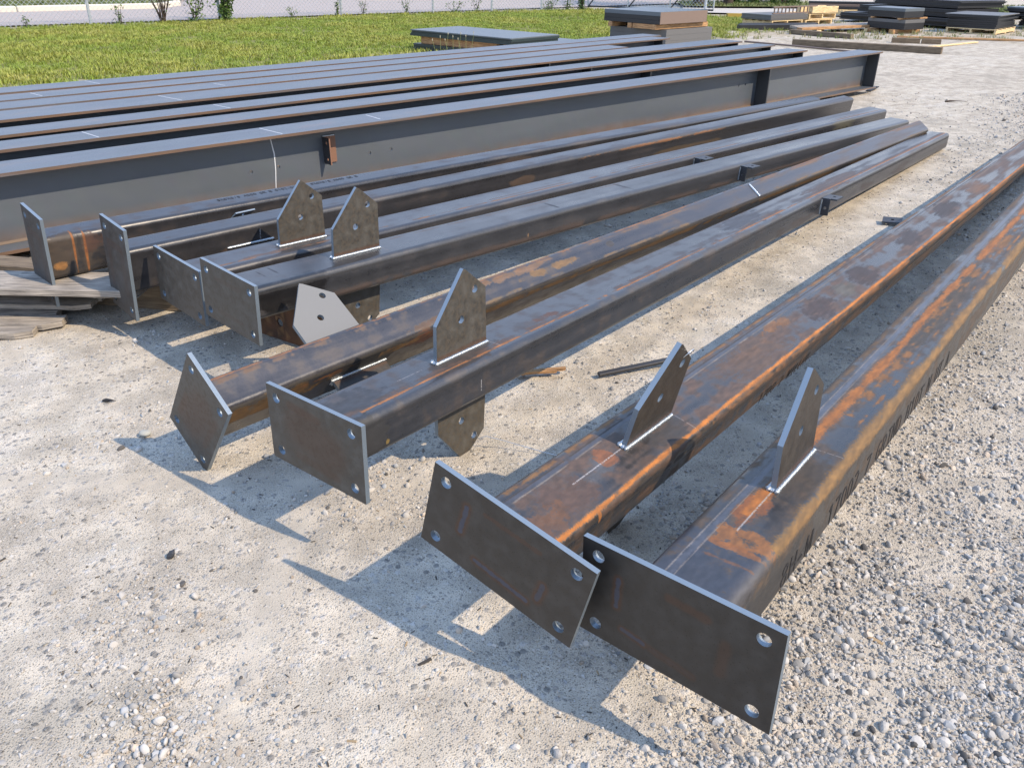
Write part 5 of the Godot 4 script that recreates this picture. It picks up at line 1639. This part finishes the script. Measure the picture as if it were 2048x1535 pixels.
# ---------------------------------------------------------------- fence, road, plants
func leaves(mb: MB, centre: Vector3, spread: Vector3, count: int, size: float, r: RandomNumberGenerator, lo: Color, hi: Color) -> void:
	for k in count:
		var d := Vector3(r.randfn(0, 0.5), r.randfn(0, 0.5), r.randfn(0, 0.5))
		var p := centre + d * spread
		var n := Vector3(r.randf_range(-1, 1), r.randf_range(0.0, 1.2), r.randf_range(-1, 1)).normalized()
		var x := n.cross(Vector3(r.randf_range(-1, 1), r.randf_range(-1, 1), r.randf_range(-1, 1))).normalized()
		var y := n.cross(x)
		var s := size * r.randf_range(0.6, 1.3)
		mb.col = lo.lerp(hi, r.randf())
		mb.poly([p - x * s, p - y * s * 0.42 + n * s * 0.1, p + x * s, p + y * s * 0.42 + n * s * 0.1], n)

func sheet(called: String, pts: Array, y: float, m) -> MeshInstance3D:
	var mb := MB.new()
	var q := []
	for p in pts:
		q.append(Vector3(p.x, y, p.y))
	mb.poly(q, Vector3.UP)
	return part(called, mb.mesh(), m, self)

func street() -> void:
	var F0 := Vector2(-16.5, -17.3)
	var F1 := Vector2(2.46, -30.95)
	var d := (F1 - F0).normalized()
	var n := Vector2(d.y, -d.x)
	struct(sheet("road", [F0 - d * 40.0 + n * 0.5, F1 + d * 60.0 + n * 0.5, F1 + d * 60.0 + n * 90.0, F0 - d * 40.0 + n * 90.0], 0.034, M.road))
	M.apron = grain(mat(Color8(172, 168, 162), 0.9), 0.2, 3.0)
	struct(sheet("driveway", [Vector2(5.3, -28.5), Vector2(8.0, -27.6), Vector2(14.5, -26.2), Vector2(16.5, -29.5), Vector2(11.0, -30.9), Vector2(7.2, -30.8), Vector2(5.9, -31.0)], 0.046, M.apron))
	# raised verges with kerbs
	for vi in VERGES.size():
		var poly: Array = VERGES[vi]
		var up := MB.new()
		var q := []
		for p in poly:
			q.append(Vector3(p.x, 0.10, p.y))
		# fan from the middle
		var mid := Vector3.ZERO
		for p in q:
			mid += p / q.size()
		for k in q.size():
			up.poly([mid, q[k], q[(k + 1) % q.size()]], Vector3.UP)
		struct(part("verge", up.mesh(), M.soil, self))
		if vi < 2:
			var kb := MB.new()
			for k in [0, 1, 2]:
				var a: Vector3 = q[k]
				var b: Vector3 = q[k + 1]
				var x := (b - a).normalized()
				kb.box(Transform3D(Basis(x, Vector3.UP, x.cross(Vector3.UP)), (a + b) * 0.5 + Vector3(0, -0.012, 0)), Vector3(a.distance_to(b) - 0.02, 0.20, 0.22), 0.03)
			struct(part("kerb", kb.mesh(), M.kerb, self))

func fence() -> void:
	var posts := [Vector3(-16.6, 0, -17.3), Vector3(-13.5, 0, -19.55), Vector3(-10.51, 0, -21.75), Vector3(-7.98, 0, -23.81), Vector3(-5.11, 0, -26.03), Vector3(-2.54, 0, -27.52), Vector3(-0.73, 0, -28.39), Vector3(0.89, 0, -29.27), Vector3(2.30, 0, -29.95)]
	var H := 1.75
	var root := thing("chain_link_fence", "galvanized chain link fence between the lawn and the street", "fence")
	var rail := MB.new()
	var mesh := MB.new()
	for k in posts.size():
		var p: Vector3 = posts[k]
		var m := MB.new()
		m.sweep([p + Vector3(0, -0.1, 0), p + Vector3(0, 0.9, 0), p + Vector3(0, H + 0.06, 0)], [0.038, 0.038, 0.038], 10)
		part("post", m.mesh(), M.galv, root)
		if k == 0:
			continue
		var a: Vector3 = posts[k - 1]
		rail.sweep([a + Vector3(0, H, 0), p + Vector3(0, H, 0)], [0.02, 0.02], 8)
		# diagonal wires both ways
		var L := a.distance_to(p)
		var x := (p - a) / L
		var off := x.cross(Vector3.UP) * 0.045
		var pitch := 0.115
		var t := -H
		while t < L:
			for dir in 2:
				var u0 := t
				var u1 := t + H
				var h0 := 0.03
				var h1 := H
				if dir == 1:
					h0 = H; h1 = 0.03
				var P := Vector2(u0, h0)
				var Q := Vector2(u1, h1)
				if u0 < 0.0:
					P = P.lerp(Q, -u0 / (u1 - u0))
				if u1 > L:
					Q = Vector2(u0, h0).lerp(Vector2(u1, h1), (L - u0) / (u1 - u0))
				if Q.x - P.x > 0.02:
					mesh.sweep([a + x * P.x + Vector3(0, P.y, 0) + off * (1.0 + 0.12 * dir), a + x * Q.x + Vector3(0, Q.y, 0) + off * (1.0 + 0.12 * dir)], [0.0046, 0.0046], 3, false)
			t += pitch
	part("top_rail", rail.mesh(), M.galv, root)
	struct(part("chain_link_mesh", mesh.mesh(), M.galv, root), "stuff")
	# gate leaf standing open into the yard
	var g := thing("chain_link_gate", "open chain link gate leaf with dark diagonal braces beyond the plate stack", "gate")
	var G0 := Vector3(2.45, 0, -29.6)
	var G1 := Vector3(6.2, 0, -27.6)
	var gx := (G1 - G0).normalized()
	var GL := G0.distance_to(G1)
	var dark_pipe: Material = M.dark
	var fr := MB.new()
	fr.sweep([G0 + Vector3(0, 0.14, 0), G1 + Vector3(0, 0.14, 0)], [0.026, 0.026], 8)
	part("bottom_rail", fr.mesh(), dark_pipe, g)
	var fr2 := MB.new()
	fr2.sweep([G0 + Vector3(0, 1.8, 0), G1 + Vector3(0, 1.8, 0)], [0.026, 0.026], 8)
	part("top_rail", fr2.mesh(), M.galv, g)
	for k in 4:
		var mm := MB.new()
		var c := G0 + gx * GL * k / 3.0
		mm.sweep([c + Vector3(0, 0.14, 0), c + Vector3(0, 1.8, 0)], [0.024, 0.024], 8)
		part("upright", mm.mesh(), M.galv, g)
		if k < 3:
			var mb2 := MB.new()
			mb2.sweep([c + Vector3(0, 0.16, 0) + gx * 0.03, c + gx * GL / 3.0 + Vector3(0, 1.78, 0)], [0.02, 0.02], 8)
			part("brace", mb2.mesh(), dark_pipe, g)
	var gm := MB.new()
	var tt := -1.66
	while tt < GL:
		for dir in 2:
			var P := Vector2(tt, 0.14 if dir == 0 else 1.8)
			var Q := Vector2(tt + 1.66, 1.8 if dir == 0 else 0.14)
			var p0 := P
			if P.x < 0.0:
				p0 = P.lerp(Q, -P.x / 1.66)
			if Q.x > GL:
				Q = P.lerp(Q, (GL - P.x) / 1.66)
			if Q.x - p0.x > 0.02:
				gm.sweep([G0 + gx * p0.x + Vector3(0, p0.y, 0), G0 + gx * Q.x + Vector3(0, Q.y, 0)], [0.004, 0.004], 3, false)
		tt += 0.115
	struct(part("chain_link_mesh", gm.mesh(), M.galv, g), "stuff")
	var gp := MB.new()
	gp.sweep([Vector3(6.45, -0.1, -29.95), Vector3(6.45, 1.9, -29.95)], [0.045, 0.045], 10)
	tag(part("gate_post", gp.mesh(), M.galv, self), "lone galvanized gate post beside the tree at the driveway", "post")

func bush(called: String, label: String, cat: String, at: Vector3, h: float, spread: float, n: int, leaf: float, stems: int, sd: int, grp := "") -> void:
	var r := RandomNumberGenerator.new()
	r.seed = sd
	var root := thing(called, label, cat, Transform3D(Basis.IDENTITY, at), grp)
	var sm := MB.new()
	var lm := MB.new()
	for k in stems:
		var an := r.randf() * TAU
		var tip := Vector3(cos(an) * spread * r.randf_range(0.2, 0.9), h * r.randf_range(0.65, 1.0), sin(an) * spread * r.randf_range(0.2, 0.9))
		var mid := tip * 0.5 + Vector3(r.randf_range(-1, 1), 0, r.randf_range(-1, 1)) * spread * 0.15
		var th := 0.004 + h * 0.008
		sm.sweep([Vector3(r.randf_range(-1, 1), -0.02, r.randf_range(-1, 1)) * 0.05, mid, tip], [th, th * 0.7, th * 0.3], 5)
		for j in 5:
			var c := Vector3.ZERO.lerp(mid, j / 2.0) if j < 2 else mid.lerp(tip, (j - 2) / 2.0)
			leaves(lm, c, Vector3(spread * 0.45, h * 0.14, spread * 0.45), n / (stems * 5), leaf, r, Color(0.035, 0.075, 0.016), Color(0.12, 0.19, 0.04))
	part("stems", sm.mesh(), M.bark, root)
	part("foliage", lm.mesh(), M.leaf, root)

func tree(label: String, at: Vector3, rad: float, h: float, n: int, sd: int) -> void:
	var r := RandomNumberGenerator.new()
	r.seed = sd
	var root := thing("tree", label, "tree", Transform3D(Basis.IDENTITY, at), "trees along the street")
	var tm := MB.new()
	tm.sweep([Vector3(0, -0.15, 0), Vector3(0.02, 0.3, 0), Vector3(-0.03, h * 0.3, 0.03), Vector3(0.05, h * 0.55, 0)], [rad * 1.5, rad * 1.05, rad * 0.85, rad * 0.6], 12)
	part("trunk", tm.mesh(), M.bark, root)
	var lm := MB.new()
	for k in 9:
		var an := TAU * k / 9.0 + r.randf()
		var s0 := Vector3(0, h * r.randf_range(0.32, 0.55), 0)
		var e := Vector3(cos(an) * h * 0.28, h * r.randf_range(0.55, 0.95), sin(an) * h * 0.28)
		var lb := MB.new()
		lb.sweep([s0, s0.lerp(e, 0.5) + Vector3(0, 0.2, 0), e], [rad * 0.42, rad * 0.28, rad * 0.08], 7)
		part("limb", lb.mesh(), M.bark, root)
		for j in 4:
			leaves(lm, s0.lerp(e, 0.45 + j * 0.2) + Vector3(r.randfn(0, 0.3), r.randfn(0, 0.3), r.randfn(0, 0.3)), Vector3(0.9, 0.6, 0.9), n / 36, 0.075, r, Color(0.03, 0.07, 0.015), Color(0.10, 0.16, 0.04))
	part("crown", lm.mesh(), M.leaf, root)

func plants() -> void:
	bush("climbing_shrub", "dense green shrub climbing the fence post on the left", "shrub", Vector3(-7.75, 0, -23.55), 1.35, 0.33, 1500, 0.055, 9, 11)
	bush("sapling", "thin leafy sapling just left of the climbing shrub", "sapling", Vector3(-8.35, 0, -22.95), 1.25, 0.42, 420, 0.05, 4, 12)
	bush("dry_shrub", "bare brownish shrub tangled in the fence near the kerb end", "shrub", Vector3(-9.1, 0, -22.75), 1.2, 0.5, 120, 0.03, 16, 13)
	bush("vine", "dark vine on the last fence post before the gate", "vine", Vector3(2.25, 0, -29.75), 1.5, 0.22, 700, 0.05, 8, 14)
	var lab := ["low weed at the foot of the fence, far left", "leafy weed just right of the leftmost seen post", "small weed between the shrub and the next post", "dark weed hugging the middle fence post", "twiggy weed right of the middle post", "weed clump left of the third post", "bushy weed right of the third post", "weed clump before the fourth post", "spreading weed by the fourth post", "tall weed left of the dark vine"]
	var px := [Vector3(-11.6, 0, -20.85), Vector3(-9.95, 0, -22.1), Vector3(-6.35, 0, -25.0), Vector3(-5.2, 0, -25.9), Vector3(-4.5, 0, -26.35), Vector3(-3.3, 0, -27.05), Vector3(-1.9, 0, -27.8), Vector3(-1.2, 0, -28.1), Vector3(1.1, 0, -29.3), Vector3(1.75, 0, -29.55)]
	for k in lab.size():
		bush("weed", lab[k], "weed", px[k], [0.25, 0.55, 0.3, 0.45, 0.6, 0.5, 0.4, 0.6, 0.35, 0.7][k], [0.15, 0.2, 0.2, 0.12, 0.25, 0.2, 0.3, 0.25, 0.4, 0.25][k], [60, 120, 60, 140, 90, 110, 130, 110, 200, 200][k], 0.035, 4, 30 + k, "weeds along the fence")
	tree("dark trunked tree beside the gate post", Vector3(6.6, 0.1, -31.9), 0.17, 5.5, 2600, 51)
	tree("tree in the verge behind the yellow timber", Vector3(7.75, 0.1, -32.3), 0.15, 5.0, 2600, 52)
	# hedge-like thicket and a screen behind the driveway
	for k in 4:
		bush("thicket", "dark thicket behind the driveway, %s of four" % ["leftmost", "second from the left", "third from the left", "rightmost"][k], "thicket", Vector3(8.1 + k * 0.75, 0.1, -32.6 - k * 0.15), 1.6, 0.6, 1500, 0.06, 8, 61 + k, "thicket behind the driveway")
	box_part_thing("red_post", "dark red post behind the driveway", "post", Vector3(10.15, 0.75, -33.6), Vector3(0.14, 1.5, 0.14), mat(Color8(92, 40, 34), 0.7))
	box_part_thing("white_panel", "white panel standing beside the dark red post", "panel", Vector3(10.75, 0.75, -33.9), Vector3(0.6, 1.4, 0.05), mat(Color8(206, 208, 206), 0.6))
	# house walls across the street are above the picture; a row of far trees closes the view from the side
	for k in 7:
		tree("street tree far across the road, %s in the row" % ["first", "second", "third", "fourth", "fifth", "sixth", "seventh"][k], Vector3(-30.0 + k * 9.0, 0.0, -62.0 - (k % 3) * 4.0), 0.22, 8.0, 2200, 80 + k)

func box_part_thing(called: String, label: String, cat: String, at: Vector3, size: Vector3, m) -> void:
	var mb := MB.new()
	mb.box(Transform3D.IDENTITY, size, 0.006)
	tag(part(called, mb.mesh(), m, self, Transform3D(Basis.IDENTITY, at)), label, cat)

func _ready() -> void:
	# camera
	var cam := Camera3D.new()
	cam.name = "camera"
	cam.fov = 51.10
	cam.near = 0.05
	cam.far = 1200.0
	add_child(cam)
	cam.transform = Transform3D(Basis(Vector3(0.99996, 0.0062, -0.0033), Vector3(-0.0070, 0.8833, -0.4688), Vector3(0.0, 0.4688, 0.8833)).orthonormalized(), Vector3(0, H_EYE, 0))
	# sky
	var env := Environment.new()
	env.background_mode = Environment.BG_SKY
	var sky := Sky.new()
	var sm := ProceduralSkyMaterial.new()
	sm.sky_top_color = Color(0.54, 0.655, 0.83)
	sm.sky_horizon_color = Color(0.90, 0.895, 0.875)
	sm.sky_curve = 0.16
	sm.ground_horizon_color = Color(0.70, 0.70, 0.68)
	sm.ground_bottom_color = Color(0.55, 0.54, 0.52)
	sm.sun_angle_max = 24.0
	sm.sky_energy_multiplier = 1.25
	sky.sky_material = sm
	env.sky = sky
	env.tonemap_mode = Environment.TONE_MAPPER_LINEAR
	env.tonemap_exposure = 1.5
	env.sdfgi_enabled = true
	env.ssao_enabled = true
	env.ssil_enabled = true
	var we := WorldEnvironment.new()
	we.name = "world_environment"
	we.environment = env
	add_child(we)
	# sun, from the right and a little behind the viewer
	var sun := DirectionalLight3D.new()
	sun.name = "sun"
	sun.light_energy = 1.3
	sun.light_color = Color(1.0, 0.92, 0.81)
	sun.light_angular_distance = 0.6
	sun.shadow_enabled = true
	add_child(sun)
	var az := deg_to_rad(117.0)
	var el := deg_to_rad(43.0)
	var to_sun := Vector3(sin(az) * cos(el), sin(el), -cos(az) * cos(el))
	sun.look_at_from_position(Vector3.ZERO, -to_sun, Vector3.UP)

	n_big = noise(101, 0.05, FastNoiseLite.TYPE_SIMPLEX_SMOOTH, 3)
	n_mid = noise(102, 0.2, FastNoiseLite.TYPE_SIMPLEX_SMOOTH, 3)
	n_fin = noise(103, 0.6, FastNoiseLite.TYPE_SIMPLEX_SMOOTH, 2)
	rng.seed = 2024
	make_materials()
	M.soil = mat(Color8(96, 102, 52), 0.95)
	ground()
	street()
	columns()
	beams()
	dunnage()
	back_yard()
	fence()
	plants()
	lawn()
	gravel()
